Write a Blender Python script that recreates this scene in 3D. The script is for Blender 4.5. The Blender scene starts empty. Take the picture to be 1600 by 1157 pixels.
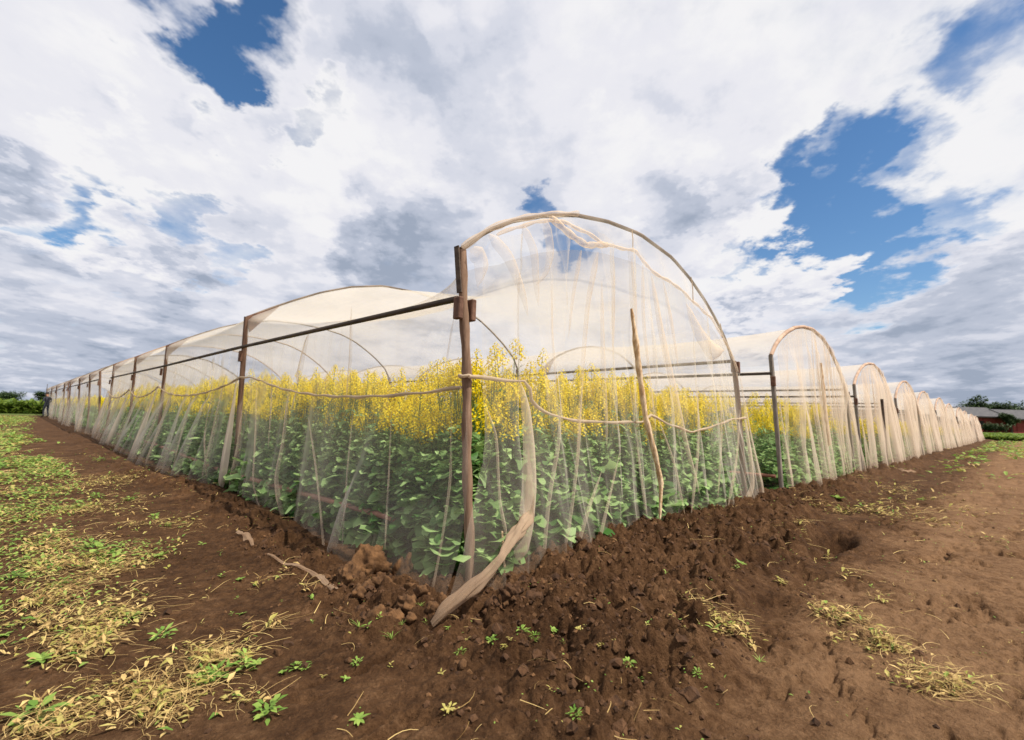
import bpy, math, random
import numpy as np
from mathutils import Matrix, Vector

rng = np.random.default_rng(7)
random.seed(7)
SC = bpy.context.scene
COL = SC.collection

# ------------------------------------------------------------------ camera
F_PX, CX, CY, EYE = 782.0, 800.0, 533.0, 1.10


def _unit(v):
    v = np.array(v, float)
    return v / np.linalg.norm(v)


_dL = _unit((20 - CX, -(627 - CY), -F_PX))
_dR = _unit((1600 - CX, -(670 - CY), -F_PX))
_up = _unit(np.cross(_dR, _dL))
_dL = np.cross(_up, _dR)
CAMM = np.array([_dR, _dL, _up])
CAMP = np.array([-2.329, -2.705, EYE])


def ray(px, py):
    return CAMM @ np.array([px - CX, -(py - CY), -F_PX])


cam_data = bpy.data.cameras.new('camera')
cam = bpy.data.objects.new('camera', cam_data)
COL.objects.link(cam)
m4 = Matrix.Identity(4)
for i in range(3):
    for j in range(3):
        m4[i][j] = CAMM[i, j]
    m4[i][3] = CAMP[i]
cam.matrix_world = m4
cam_data.sensor_fit = 'HORIZONTAL'
cam_data.sensor_width = 36
cam_data.lens = F_PX / 1600 * 36
cam_data.shift_y = -(578.5 - CY) / 1600
cam_data.clip_start = 0.05
cam_data.clip_end = 6000
cam_data.dof.use_dof = True
cam_data.dof.focus_distance = 2.7
cam_data.dof.aperture_fstop = 3.2
SC.camera = cam

SC.view_settings.view_transform = 'Standard'
SC.view_settings.look = 'None'
SC.view_settings.gamma = 1
SC.view_settings.use_curve_mapping = False
SC.view_settings.exposure = 0.35
SC.render.engine = 'CYCLES'
SC.cycles.transparent_max_bounces = 48
SC.cycles.max_bounces = 6
SC.cycles.use_denoising = True

# ------------------------------------------------------------------ sun and sky
SUN_EL = math.radians(56)
SUN_H = _unit((0.34, -0.94))
sun_dir = np.array([SUN_H[0] * math.cos(SUN_EL), SUN_H[1] * math.cos(SUN_EL), math.sin(SUN_EL)])
sd = bpy.data.lights.new('sun', 'SUN')
sd.energy = 5.0
sd.angle = math.radians(0.53)
sd.color = (1.0, 0.93, 0.82)
so = bpy.data.objects.new('sun', sd)
COL.objects.link(so)
so.rotation_euler = Vector(sun_dir).to_track_quat('Z', 'Y').to_euler()

world = bpy.data.worlds.new('World')
SC.world = world
world.use_nodes = True
WN, WL = world.node_tree.nodes, world.node_tree.links
WN.clear()


def nd(nodes, kind, **kw):
    n = nodes.new(kind)
    for k, v in kw.items():
        setattr(n, k, v)
    return n


def build_sky():
    N, L = WN, WL
    out = N.new('ShaderNodeOutputWorld')
    bg = N.new('ShaderNodeBackground')
    bg.inputs['Strength'].default_value = 0.085
    L.new(bg.outputs[0], out.inputs['Surface'])
    sky = N.new('ShaderNodeTexSky')
    sky.sky_type = 'NISHITA'
    sky.sun_disc = False
    sky.sun_elevation = SUN_EL
    sky.sun_rotation = math.atan2(SUN_H[0], SUN_H[1])
    sky.air_density = 1.0
    sky.dust_density = 0.4
    sky.ozone_density = 2.0
    hs = N.new('ShaderNodeHueSaturation')
    hs.inputs['Saturation'].default_value = 1.22
    hs.inputs['Value'].default_value = 1.15
    L.new(sky.outputs[0], hs.inputs['Color'])
    tc = N.new('ShaderNodeTexCoord')
    nrm = nd(N, 'ShaderNodeVectorMath', operation='NORMALIZE')
    L.new(tc.outputs['Generated'], nrm.inputs[0])
    sep = N.new('ShaderNodeSeparateXYZ')
    L.new(nrm.outputs[0], sep.inputs[0])

    def math_(op, a, b=None, c=None, clamp=False):
        n = nd(N, 'ShaderNodeMath', operation=op, use_clamp=clamp)
        for k, v in enumerate((a, b, c)):
            if v is None:
                continue
            if hasattr(v, 'is_output'):
                L.new(v, n.inputs[k])
            else:
                n.inputs[k].default_value = v
        return n.outputs[0]

    zz = math_('ADD', math_('MAXIMUM', sep.outputs[2], 0.0), 0.15)
    px = math_('DIVIDE', sep.outputs[0], zz)
    py = math_('DIVIDE', sep.outputs[1], zz)
    # cloud layer coordinates: u along the wind, v across it
    u = math_('MULTIPLY', math_('ADD', px, py), 0.7071 * 0.85)
    v = math_('MULTIPLY', math_('SUBTRACT', px, py), 0.7071)
    cmb = N.new('ShaderNodeCombineXYZ')
    L.new(u, cmb.inputs[0])
    L.new(v, cmb.inputs[1])

    def noise(vec, scale, detail, rough=0.55, off=(0, 0, 0), dist=0.0):
        mp = N.new('ShaderNodeMapping')
        mp.inputs['Location'].default_value = off
        L.new(vec, mp.inputs['Vector'])
        n = N.new('ShaderNodeTexNoise')
        n.inputs['Scale'].default_value = scale
        n.inputs['Detail'].default_value = detail
        n.inputs['Roughness'].default_value = rough
        n.inputs['Distortion'].default_value = dist
        L.new(mp.outputs[0], n.inputs['Vector'])
        return n

    big = noise(cmb.outputs[0], 1.5, 9, 0.56, (3.1, 7.7, 0), 0.25)
    fine = noise(cmb.outputs[0], 5.2, 8, 0.6, (9.3, 1.2, 0), 0.15)
    warp = noise(cmb.outputs[0], 2.6, 6, 0.6, (1.7, 4.4, 2.0))
    # direction bent by noise so that the openings get ragged rims
    wv = nd(N, 'ShaderNodeVectorMath', operation='SUBTRACT')
    L.new(warp.outputs['Color'], wv.inputs[0])
    wv.inputs[1].default_value = (0.5, 0.5, 0.5)
    ws = nd(N, 'ShaderNodeVectorMath', operation='SCALE')
    L.new(wv.outputs[0], ws.inputs[0])
    ws.inputs['Scale'].default_value = 0.55
    wa = nd(N, 'ShaderNodeVectorMath', operation='ADD')
    L.new(nrm.outputs[0], wa.inputs[0])
    L.new(ws.outputs[0], wa.inputs[1])
    wn_ = nd(N, 'ShaderNodeVectorMath', operation='NORMALIZE')
    L.new(wa.outputs[0], wn_.inputs[0])

    def blob(px_, py_, rad_px, amp, src=None):
        d = _unit(ray(px_, py_))
        n = nd(N, 'ShaderNodeVectorMath', operation='DOT_PRODUCT')
        L.new((src or wn_).outputs[0], n.inputs[0])
        n.inputs[1].default_value = d
        a = rad_px / 900.0
        mr = nd(N, 'ShaderNodeMapRange', interpolation_type='SMOOTHERSTEP')
        L.new(n.outputs['Value'], mr.inputs['Value'])
        mr.inputs['From Min'].default_value = math.cos(a)
        mr.inputs['From Max'].default_value = math.cos(a * 0.1)
        mr.inputs['To Min'].default_value = 0
        mr.inputs['To Max'].default_value = amp
        return mr.outputs[0]

    holes = SKY_HOLES
    acc = None
    for h in holes:
        b = blob(*h)
        acc = b if acc is None else math_('ADD', acc, b)
    dens = math_('ADD', math_('MULTIPLY', big.outputs['Fac'], 1.0), math_('MULTIPLY', fine.outputs['Fac'], 0.60))
    dens = math_('SUBTRACT', dens, acc)
    lowc = nd(N, 'ShaderNodeMapRange', interpolation_type='SMOOTHSTEP')
    L.new(sep.outputs[2], lowc.inputs['Value'])
    lowc.inputs['From Min'].default_value = 0.02
    lowc.inputs['From Max'].default_value = 0.22
    lowc.inputs['To Min'].default_value = 0.22
    lowc.inputs['To Max'].default_value = 0.0
    dens = math_('ADD', dens, lowc.outputs[0])
    cov = nd(N, 'ShaderNodeMapRange', interpolation_type='SMOOTHSTEP')
    L.new(dens, cov.inputs['Value'])
    cov.inputs['From Min'].default_value = 0.16
    cov.inputs['From Max'].default_value = 0.84
    # shading of the cloud undersides
    shn = noise(cmb.outputs[0], 1.9, 10, 0.55, (5.5, 2.2, 1.0), 0.2)
    sh2 = noise(cmb.outputs[0], 7.0, 6, 0.6, (2.5, 8.2, 1.0), 0.1)
    lit = noise(cmb.outputs[0], 1.5, 9, 0.56, (3.1 - 0.36 * 0.16, 7.7 + 0.905 * 0.16, 0), 0.25)
    ldiff = math_('MULTIPLY', math_('SUBTRACT', big.outputs['Fac'], lit.outputs['Fac']), 0.9)
    flat = math_('ADD', math_('MULTIPLY', math_('SUBTRACT', shn.outputs['Fac'], 0.5), 0.72), 0.505)
    sacc = math_('ADD', math_('ADD', flat, ldiff), math_('MULTIPLY', math_('SUBTRACT', sh2.outputs['Fac'], 0.5), 0.32))
    sacc = math_('ADD', sacc, math_('MULTIPLY', math_('SUBTRACT', dens, 0.7), -0.30))
    for h in SKY_TONES:
        sacc = math_('ADD', sacc, blob(*h))
    # thick cloud seen edge-on low down is greyer
    low = nd(N, 'ShaderNodeMapRange', interpolation_type='SMOOTHSTEP')
    L.new(sep.outputs[2], low.inputs['Value'])
    low.inputs['From Min'].default_value = 0.0
    low.inputs['From Max'].default_value = 0.36
    low.inputs['To Min'].default_value = -0.03
    low.inputs['To Max'].default_value = 0.02
    sacc = math_('ADD', sacc, low.outputs[0])
    ramp = N.new('ShaderNodeValToRGB')
    L.new(sacc, ramp.inputs[0])
    cr = ramp.color_ramp
    cr.interpolation = 'EASE'
    stops = [(0.10, (3.2, 3.7, 4.7)), (0.26, (4.7, 5.1, 6.1)), (0.38, (6.3, 6.5, 7.3)), (0.50, (7.6, 7.6, 8.1)), (0.66, (8.35, 8.3, 8.45))]
    while len(cr.elements) < len(stops):
        cr.elements.new(0.5)
    for e, (p, c) in zip(cr.elements, stops):
        e.position = p
        e.color = (c[0], c[1], c[2], 1)
    mix = nd(N, 'ShaderNodeMix', data_type='RGBA')
    L.new(cov.outputs[0], mix.inputs['Factor'])
    L.new(hs.outputs[0], mix.inputs[6])
    L.new(ramp.outputs[0], mix.inputs[7])
    L.new(mix.outputs[2], bg.inputs['Color'])


# openings in the cloud: direction (as seen), angular size, depth
SKY_HOLES = [(265, 40, 110, 0.50), (345, 35, 110, 0.40), (290, 110, 80, 0.4), (100, 285, 85, 0.48), (180, 300, 70, 0.42), (1390, 330, 130, 0.44), (1280, 270, 110, 0.45), (1230, 350, 80, 0.4),
             (1380, 430, 90, 0.36), (1300, 390, 80, 0.35), (850, 325, 60, 0.48), (455, 225, 55, 0.5), (320, 385, 80, 0.50), (1540, 60, 110, 0.3), (1450, 100, 90, 0.2), (1220, 240, 70, 0.3),
             (640, 15, 70, 0.3), (1180, 580, 60, 0.2), (20, 590, 60, 0.2),
             (1150, 370, 45, 0.3), (180, 300, 400, -0.10), (700, 100, 300, -0.25), (1050, 200, 200, -0.22), (1200, 440, 110, -0.5), (1540, 480, 150, -0.3), (150, 160, 180, -0.45), (560, 300, 220, -0.25)]
SKY_TONES = [(180, 170, 190, 0.08), (60, 110, 130, 0.08), (560, 270, 160, 0.18), (1020, 260, 130, 0.15), (1200, 430, 90, 0.35), (1300, 120, 300, 0.12), (1580, 180, 150, 0.15), (200, 330, 120, 0.2), (100, 350, 90, 0.15),
             (640, 395, 170, -0.24), (560, 390, 90, -0.10), (250, 420, 90, -0.12), (90, 420, 120, 0.06), (560, 140, 110, -0.05), (690, 90, 120, -0.08), (1180, 480, 60, -0.2), (1050, 330, 80, -0.15), (30, 250, 70, -0.25), (1500, 560, 200, -0.12), (130, 560, 250, -0.12)]
build_sky()


# ------------------------------------------------------------------ materials
def mat(name):
    m = bpy.data.materials.new(name)
    m.use_nodes = True
    m.node_tree.nodes.clear()
    return m, m.node_tree.nodes, m.node_tree.links


def tex_noise(N, L, scale, detail=4, rough=0.55, vec=None, stretch=None):
    t = N.new('ShaderNodeTexNoise')
    t.inputs['Scale'].default_value = scale
    t.inputs['Detail'].default_value = detail
    t.inputs['Roughness'].default_value = rough
    if vec is None:
        g = N.new('ShaderNodeNewGeometry')
        vec = g.outputs['Position']
    if stretch:
        mp = N.new('ShaderNodeMapping')
        mp.inputs['Scale'].default_value = stretch
        L.new(vec, mp.inputs['Vector'])
        vec = mp.outputs[0]
    L.new(vec, t.inputs['Vector'])
    return t


def simple_mat(name, c1, c2=None, scale=8, rough=0.8, bump=0.0, stretch=None, spec=0.3, contrast=(0.35, 0.65)):
    m, N, L = mat(name)
    out = N.new('ShaderNodeOutputMaterial')
    b = N.new('ShaderNodeBsdfPrincipled')
    b.inputs['Roughness'].default_value = rough
    b.inputs['Specular IOR Level'].default_value = spec
    L.new(b.outputs[0], out.inputs[0])
    tc = N.new('ShaderNodeTexCoord')
    t = tex_noise(N, L, scale, 5, 0.6, tc.outputs['Object'], stretch)
    r = N.new('ShaderNodeValToRGB')
    r.color_ramp.elements[0].position, r.color_ramp.elements[1].position = contrast
    r.color_ramp.elements[0].color = (*c1, 1)
    r.color_ramp.elements[1].color = (*(c2 or c1), 1)
    L.new(t.outputs['Fac'], r.inputs[0])
    L.new(r.outputs[0], b.inputs['Base Color'])
    if bump:
        bp = N.new('ShaderNodeBump')
        bp.inputs['Strength'].default_value = bump
        bp.inputs['Distance'].default_value = 0.01
        t2 = tex_noise(N, L, scale * 3, 5, 0.65, tc.outputs['Object'], stretch)
        L.new(t2.outputs['Fac'], bp.inputs['Height'])
        L.new(bp.outputs[0], b.inputs['Normal'])
    return m


def leaf_mat(name, c1, c2, trans=0.35, rough=0.55, attr=True):
    m, N, L = mat(name)
    out = N.new('ShaderNodeOutputMaterial')
    b = N.new('ShaderNodeBsdfPrincipled')
    b.inputs['Roughness'].default_value = rough
    b.inputs['Specular IOR Level'].default_value = 0.25
    tr = N.new('ShaderNodeBsdfTranslucent')
    mx = N.new('ShaderNodeMixShader')
    mx.inputs[0].default_value = trans
    cm = nd(N, 'ShaderNodeMix', data_type='RGBA')
    cm.inputs[6].default_value = (*c1, 1)
    cm.inputs[7].default_value = (*c2, 1)
    a = N.new('ShaderNodeAttribute')
    a.attribute_name = 'tint'
    t = tex_noise(N, L, 9.0, 3)
    ad = nd(N, 'ShaderNodeMath', operation='ADD')
    L.new(a.outputs['Fac'], ad.inputs[0])
    mu = nd(N, 'ShaderNodeMath', operation='MULTIPLY_ADD')
    L.new(t.outputs['Fac'], mu.inputs[0])
    mu.inputs[1].default_value = 1.0
    mu.inputs[2].default_value = -0.5
    L.new(mu.outputs[0], ad.inputs[1])
    ad.use_clamp = True
    L.new(ad.outputs[0], cm.inputs['Factor'])
    L.new(cm.outputs[2], b.inputs['Base Color'])
    L.new(cm.outputs[2], tr.inputs['Color'])
    L.new(b.outputs[0], mx.inputs[1])
    L.new(tr.outputs[0], mx.inputs[2])
    L.new(mx.outputs[0], out.inputs[0])
    return m


def net_mat(name, c1, c2, clear, grain=0.10, soil=True):
    """Woven gauze: the share of light that passes between the threads is clear at right angles and drops with the slant, as for any mesh of round threads."""
    m, N, L = mat(name)
    out = N.new('ShaderNodeOutputMaterial')
    g = N.new('ShaderNodeNewGeometry')
    dt = nd(N, 'ShaderNodeVectorMath', operation='DOT_PRODUCT')
    L.new(g.outputs['Incoming'], dt.inputs[0])
    L.new(g.outputs['Normal'], dt.inputs[1])
    ab = nd(N, 'ShaderNodeMath', operation='ABSOLUTE')
    L.new(dt.outputs['Value'], ab.inputs[0])
    mxx = nd(N, 'ShaderNodeMath', operation='MAXIMUM')
    L.new(ab.outputs[0], mxx.inputs[0])
    mxx.inputs[1].default_value = 0.20
    inv = nd(N, 'ShaderNodeMath', operation='DIVIDE')
    inv.inputs[0].default_value = 1.0
    L.new(mxx.outputs[0], inv.inputs[1])
    # uneven density of the cloth, in vertical drifts, and single threads
    t = tex_noise(N, L, 1.0, 5, 0.6, g.outputs['Position'], (5.0, 5.0, 0.8))
    th = tex_noise(N, L, 1.0, 2, 0.6, g.outputs['Position'], (160.0, 160.0, 9.0))
    s1 = nd(N, 'ShaderNodeMath', operation='MULTIPLY_ADD')
    L.new(t.outputs['Fac'], s1.inputs[0])
    s1.inputs[1].default_value = 4 * grain
    s1.inputs[2].default_value = 1 - 2 * grain
    s2 = nd(N, 'ShaderNodeMath', operation='MULTIPLY_ADD')
    L.new(th.outputs['Fac'], s2.inputs[0])
    s2.inputs[1].default_value = 0.5
    s2.inputs[2].default_value = 0.75
    e = nd(N, 'ShaderNodeMath', operation='MULTIPLY')
    L.new(s1.outputs[0], e.inputs[0])
    L.new(s2.outputs[0], e.inputs[1])
    e2 = nd(N, 'ShaderNodeMath', operation='MULTIPLY')
    L.new(e.outputs[0], e2.inputs[0])
    L.new(inv.outputs[0], e2.inputs[1])
    pw = nd(N, 'ShaderNodeMath', operation='POWER')
    pw.inputs[0].default_value = clear
    L.new(e2.outputs[0], pw.inputs[1])
    cm = nd(N, 'ShaderNodeMix', data_type='RGBA')
    cm.inputs[6].default_value = (*c1, 1)
    cm.inputs[7].default_value = (*c2, 1)
    if soil:                                    # soil splashed up the lowest quarter metre
        sp = N.new('ShaderNodeSeparateXYZ')
        L.new(g.outputs['Position'], sp.inputs[0])
        mr = N.new('ShaderNodeMapRange')
        L.new(sp.outputs[2], mr.inputs['Value'])
        mr.inputs['From Min'].default_value = 0.42
        mr.inputs['From Max'].default_value = 0.05
        n3 = tex_noise(N, L, 6.0, 5, 0.65, g.outputs['Position'])
        mm = nd(N, 'ShaderNodeMath', operation='MULTIPLY')
        L.new(mr.outputs[0], mm.inputs[0])
        L.new(n3.outputs['Fac'], mm.inputs[1])
        L.new(mm.outputs[0], cm.inputs['Factor'])
    else:
        cm.inputs['Factor'].default_value = 0.15
    d = N.new('ShaderNodeBsdfDiffuse')
    tl = N.new('ShaderNodeBsdfTranslucent')
    L.new(cm.outputs[2], d.inputs['Color'])
    L.new(cm.outputs[2], tl.inputs['Color'])
    m1 = N.new('ShaderNodeMixShader')
    m1.inputs[0].default_value = 0.42
    L.new(d.outputs[0], m1.inputs[1])
    L.new(tl.outputs[0], m1.inputs[2])
    tp = N.new('ShaderNodeBsdfTransparent')
    m2 = N.new('ShaderNodeMixShader')
    L.new(pw.outputs[0], m2.inputs[0])
    L.new(m1.outputs[0], m2.inputs[1])
    L.new(tp.outputs[0], m2.inputs[2])
    L.new(m2.outputs[0], out.inputs[0])
    return m


NETC, NETD = (0.80, 0.725, 0.63), (0.30, 0.18, 0.10)
M_NET = net_mat('cream gauze', NETC, NETD, 0.897)
M_NETOPEN = net_mat('thin side gauze', NETC, NETD, 0.965)
M_NETFAR = net_mat('cream gauze in many layers', (0.80, 0.66, 0.53), NETD, 0.80)
M_NETTWO = net_mat('cream gauze of the second tunnel', (0.80, 0.67, 0.54), NETD, 0.87)
M_NETLINE = net_mat('cream gauze of the tunnels behind', NETC, NETD, 0.90)
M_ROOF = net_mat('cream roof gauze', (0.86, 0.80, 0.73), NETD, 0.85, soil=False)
M_FOLD = net_mat('doubled cream gauze', (0.78, 0.64, 0.50), NETD, 0.745, 0.2)
M_BAG = net_mat('loose bag of gauze', (0.80, 0.66, 0.52), NETD, 0.82, 0.2)
M_BAND = net_mat('broad doubled band of gauze', (0.80, 0.66, 0.52), NETD, 0.64, 0.15)
M_WRAP = net_mat('cloth wrapped in many layers', (0.80, 0.68, 0.56), NETD, 0.42, 0.2)
M_HEM = net_mat('rolled cream hem', (0.66, 0.54, 0.40), NETD, 0.30, 0.15, soil=False)
M_TWIST = net_mat('twisted dirty gauze', (0.50, 0.37, 0.26), (0.24, 0.13, 0.07), 0.58, 0.3)
M_POST = simple_mat('weathered brown post wood', (0.085, 0.045, 0.028), (0.20, 0.115, 0.075), 5, 0.85, 0.5, (6, 6, 0.8))
M_POST2 = simple_mat('sun-bleached post wood', (0.16, 0.095, 0.060), (0.30, 0.19, 0.125), 5, 0.85, 0.5, (6, 6, 0.8))
M_GREY = simple_mat('grey painted post', (0.16, 0.14, 0.12), (0.30, 0.26, 0.22), 6, 0.7, 0.4, (5, 5, 1))
M_HOOP = simple_mat('dull hoop tube', (0.09, 0.065, 0.045), (0.22, 0.16, 0.11), 4, 0.6, 0.3)
M_TANHOOP = simple_mat('hoop wrapped in tan cloth', (0.30, 0.19, 0.13), (0.52, 0.37, 0.27), 5, 0.9)
M_RUST = simple_mat('rusty hoop tube', (0.22, 0.12, 0.06), (0.36, 0.22, 0.12), 3, 0.7, 0.3)
M_RAIL = simple_mat('dark rail wood', (0.045, 0.032, 0.025), (0.12, 0.085, 0.062), 5, 0.8, 0.3, (4, 0.6, 4))
M_BLOCK = simple_mat('brown block wood', (0.09, 0.045, 0.03), (0.19, 0.10, 0.065), 14, 0.85, 0.5)
M_RED = simple_mat('faded red pipe', (0.24, 0.10, 0.065), (0.36, 0.18, 0.12), 5, 0.7)
M_STAKE = simple_mat('bleached stake wood', (0.42, 0.26, 0.13), (0.72, 0.55, 0.36), 9, 0.8, 0.7, (3, 3, 1.2), contrast=(0.42, 0.58))
M_LEAF = leaf_mat('rapeseed leaf', (0.048, 0.140, 0.026), (0.40, 0.58, 0.22), 0.35, 0.5)
M_STEM = leaf_mat('rapeseed stem', (0.09, 0.15, 0.04), (0.18, 0.25, 0.08), 0.1)
M_FLOW = leaf_mat('rapeseed blossom', (0.82, 0.62, 0.004), (0.95, 0.82, 0.012), 0.4)
M_WEED = leaf_mat('weed leaf', (0.09, 0.20, 0.025), (0.34, 0.46, 0.10), 0.35)
M_WEEDY = leaf_mat('yellowing weed leaf', (0.32, 0.30, 0.06), (0.50, 0.42, 0.14), 0.3)
M_STRAW = leaf_mat('dry straw', (0.18, 0.10, 0.03), (0.62, 0.45, 0.18), 0.15, 0.7)
M_CROP = leaf_mat('field crop', (0.06, 0.12, 0.02), (0.24, 0.31, 0.05), 0.35)
M_TREE = leaf_mat('tree leaf', (0.022, 0.045, 0.016), (0.06, 0.095, 0.03), 0.2)
M_BARK = simple_mat('bark', (0.05, 0.035, 0.025), (0.10, 0.07, 0.05), 3, 0.9, 0.5)
M_CLOD = simple_mat('dry clod soil', (0.050, 0.023, 0.009), (0.165, 0.082, 0.033), 16, 0.95, 1.0)
M_CLODD = simple_mat('damp clod soil', (0.035, 0.016, 0.007), (0.10, 0.048, 0.021), 16, 0.95, 1.0)


def ground_mat():
    m, N, L = mat('brown field soil')
    out = N.new('ShaderNodeOutputMaterial')
    b = N.new('ShaderNodeBsdfPrincipled')
    b.inputs['Roughness'].default_value = 0.95
    b.inputs['Specular IOR Level'].default_value = 0.12
    L.new(b.outputs[0], out.inputs[0])
    g = N.new('ShaderNodeNewGeometry')
    P = g.outputs['Position']
    n1 = tex_noise(N, L, 2.2, 8, 0.62, P)
    n2 = tex_noise(N, L, 14, 8, 0.68, P)
    n3 = tex_noise(N, L, 70, 5, 0.7, P)
    r = N.new('ShaderNodeValToRGB')
    els = [(0.34, (0.018, 0.0085, 0.0038)), (0.50, (0.050, 0.0235, 0.0100)), (0.62, (0.092, 0.046, 0.0205)), (0.82, (0.210, 0.118, 0.060))]
    while len(r.color_ramp.elements) < 4:
        r.color_ramp.elements.new(0.5)
    for e, (p, c) in zip(r.color_ramp.elements, els):
        e.position = p
        e.color = (*c, 1)
    ad = nd(N, 'ShaderNodeMath', operation='MULTIPLY_ADD')
    L.new(n2.outputs['Fac'], ad.inputs[0])
    ad.inputs[1].default_value = 0.52
    at = N.new('ShaderNodeAttribute')
    at.attribute_name = 'pale'
    L.new(at.outputs['Fac'], ad.inputs[2])
    ad2 = nd(N, 'ShaderNodeMath', operation='MULTIPLY_ADD')
    L.new(n1.outputs['Fac'], ad2.inputs[0])
    ad2.inputs[1].default_value = 0.45
    L.new(ad.outputs[0], ad2.inputs[2])
    ad3 = nd(N, 'ShaderNodeMath', operation='MULTIPLY_ADD')
    L.new(n3.outputs['Fac'], ad3.inputs[0])
    ad3.inputs[1].default_value = 0.34  # fine grain also paints dark crevices, their shade put into the soil colour
    L.new(ad2.outputs[0], ad3.inputs[2])
    sb = nd(N, 'ShaderNodeMath', operation='SUBTRACT')
    L.new(ad3.outputs[0], sb.inputs[0])
    sb.inputs[1].default_value = 0.10
    L.new(sb.outputs[0], r.inputs[0])
    gr = N.new('ShaderNodeAttribute')
    gr.attribute_name = 'green'
    n4 = tex_noise(N, L, 0.35, 6, 0.6, P)
    r2 = N.new('ShaderNodeValToRGB')
    r2.color_ramp.elements[0].color = (0.05, 0.10, 0.02, 1)
    r2.color_ramp.elements[1].color = (0.14, 0.17, 0.045, 1)
    L.new(n4.outputs['Fac'], r2.inputs[0])
    mx = nd(N, 'ShaderNodeMix', data_type='RGBA')
    L.new(gr.outputs['Fac'], mx.inputs['Factor'])
    L.new(r.outputs[0], mx.inputs[6])
    L.new(r2.outputs[0], mx.inputs[7])
    L.new(mx.outputs[2], b.inputs['Base Color'])
    bp = N.new('ShaderNodeBump')
    bp.inputs['Strength'].default_value = 1.0
    bp.inputs['Distance'].default_value = 0.034
    ba = nd(N, 'ShaderNodeMath', operation='MULTIPLY_ADD')
    L.new(n3.outputs['Fac'], ba.inputs[0])
    ba.inputs[1].default_value = 0.5
    L.new(n2.outputs['Fac'], ba.inputs[2])
    L.new(ba.outputs[0], bp.inputs['Height'])
    L.new(bp.outputs[0], b.inputs['Normal'])
    return m


M_SOIL = ground_mat()


# ------------------------------------------------------------------ mesh helpers
class MB:
    """Collects vertices and quads/triangles, then links them as one mesh object."""

    def __init__(self):
        self.v, self.f, self.mi, self.t, self.n = [], [], [], [], 0

    def add(self, verts, faces, mi=0, tint=0.5):
        verts = np.asarray(verts, float).reshape(-1, 3)
        faces = np.asarray(faces, int)
        if faces.shape[1] == 3:
            faces = np.concatenate([faces, -np.ones((len(faces), 1), int) - self.n], 1)
        self.v.append(verts)
        self.f.append(faces + self.n)
        self.mi.append(np.full(len(faces), mi) if np.isscalar(mi) else np.asarray(mi))
        self.t.append(np.full(len(verts), tint) if np.isscalar(tint) else np.asarray(tint))
        self.n += len(verts)

    def arrays(self):
        return np.concatenate(self.v), np.concatenate(self.f), np.concatenate(self.mi), np.concatenate(self.t)

    def mesh(self, name, mats, smooth=True, attrs=None):
        v, f, mi, t = self.arrays()
        return to_mesh(name, v, f, mi, t, mats, smooth, attrs)


def to_mesh(name, v, f, mi, t, mats, smooth=True, attrs=None):
    me = bpy.data.meshes.new(name)
    me.vertices.add(len(v))
    me.vertices.foreach_set('co', np.asarray(v, np.float32).ravel())
    tri = f[:, 3] < 0
    cnt = np.where(tri, 3, 4)
    loops = f.ravel()
    loops = loops[loops >= 0]
    starts = np.concatenate([[0], np.cumsum(cnt)[:-1]])
    me.loops.add(len(loops))
    me.loops.foreach_set('vertex_index', loops.astype(np.int32))
    me.polygons.add(len(f))
    me.polygons.foreach_set('loop_start', starts.astype(np.int32))
    me.polygons.foreach_set('loop_total', cnt.astype(np.int32))
    for m in (mats if isinstance(mats, (list, tuple)) else [mats]):
        me.materials.append(m)
    me.polygons.foreach_set('material_index', mi.astype(np.int32))
    me.polygons.foreach_set('use_smooth', np.full(len(f), bool(smooth)))
    a = me.attributes.new('tint', 'FLOAT', 'POINT')
    a.data.foreach_set('value', np.asarray(t, np.float32))
    for k, arr in (attrs or {}).items():
        a = me.attributes.new(k, 'FLOAT', 'POINT')
        a.data.foreach_set('value', np.asarray(arr, np.float32))
    me.update(calc_edges=True)
    return me


def link(name, me, parent=None, loc=(0, 0, 0), rz=0.0, label=None, cat=None, group=None, kind=None):
    o = bpy.data.objects.new(name, me)
    COL.objects.link(o)
    o.location = loc
    o.rotation_euler = (0, 0, rz)
    if parent is not None:
        o.parent = parent
    for k, v in (('label', label), ('category', cat), ('group', group), ('kind', kind)):
        if v:
            o[k] = v
    return o


def grid_faces(nu, nv):
    i, j = np.meshgrid(np.arange(nu - 1), np.arange(nv - 1), indexing='ij')
    a = (i * nv + j).ravel()
    return np.stack([a, a + nv, a + nv + 1, a + 1], 1)


def tube(mb, pts, rad, n=6, mi=0, tint=0.5, cap=True, flat=1.0):
    pts = np.asarray(pts, float)
    k = len(pts)
    rad = np.full(k, rad) if np.isscalar(rad) else np.asarray(rad, float)
    tan = np.gradient(pts, axis=0)
    tan /= np.linalg.norm(tan, axis=1)[:, None] + 1e-9
    ref = np.array([0, 0, 1.0]) if abs(tan[0][2]) < 0.8 else np.array([1.0, 0, 0])
    vs = []
    for i in range(k):
        a = np.cross(tan[i], ref)
        a /= np.linalg.norm(a) + 1e-9
        b = np.cross(tan[i], a)
        ang = np.arange(n) / n * 2 * math.pi
        vs.append(pts[i] + rad[i] * (np.cos(ang)[:, None] * a + flat * np.sin(ang)[:, None] * b))
    vs = np.concatenate(vs)
    fs = []
    for i in range(k - 1):
        for j in range(n):
            fs.append((i * n + j, i * n + (j + 1) % n, (i + 1) * n + (j + 1) % n, (i + 1) * n + j))
    mb.add(vs, fs, mi, tint)
    if cap:
        for e, c in ((0, pts[0]), (k - 1, pts[-1])):
            ring = vs[e * n:(e + 1) * n]
            fc = [((j + 1) % n, j, n) if e == 0 else (j, (j + 1) % n, n) for j in range(n)]
            mb.add(np.vstack([ring, c]), fc, mi, tint)


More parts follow.
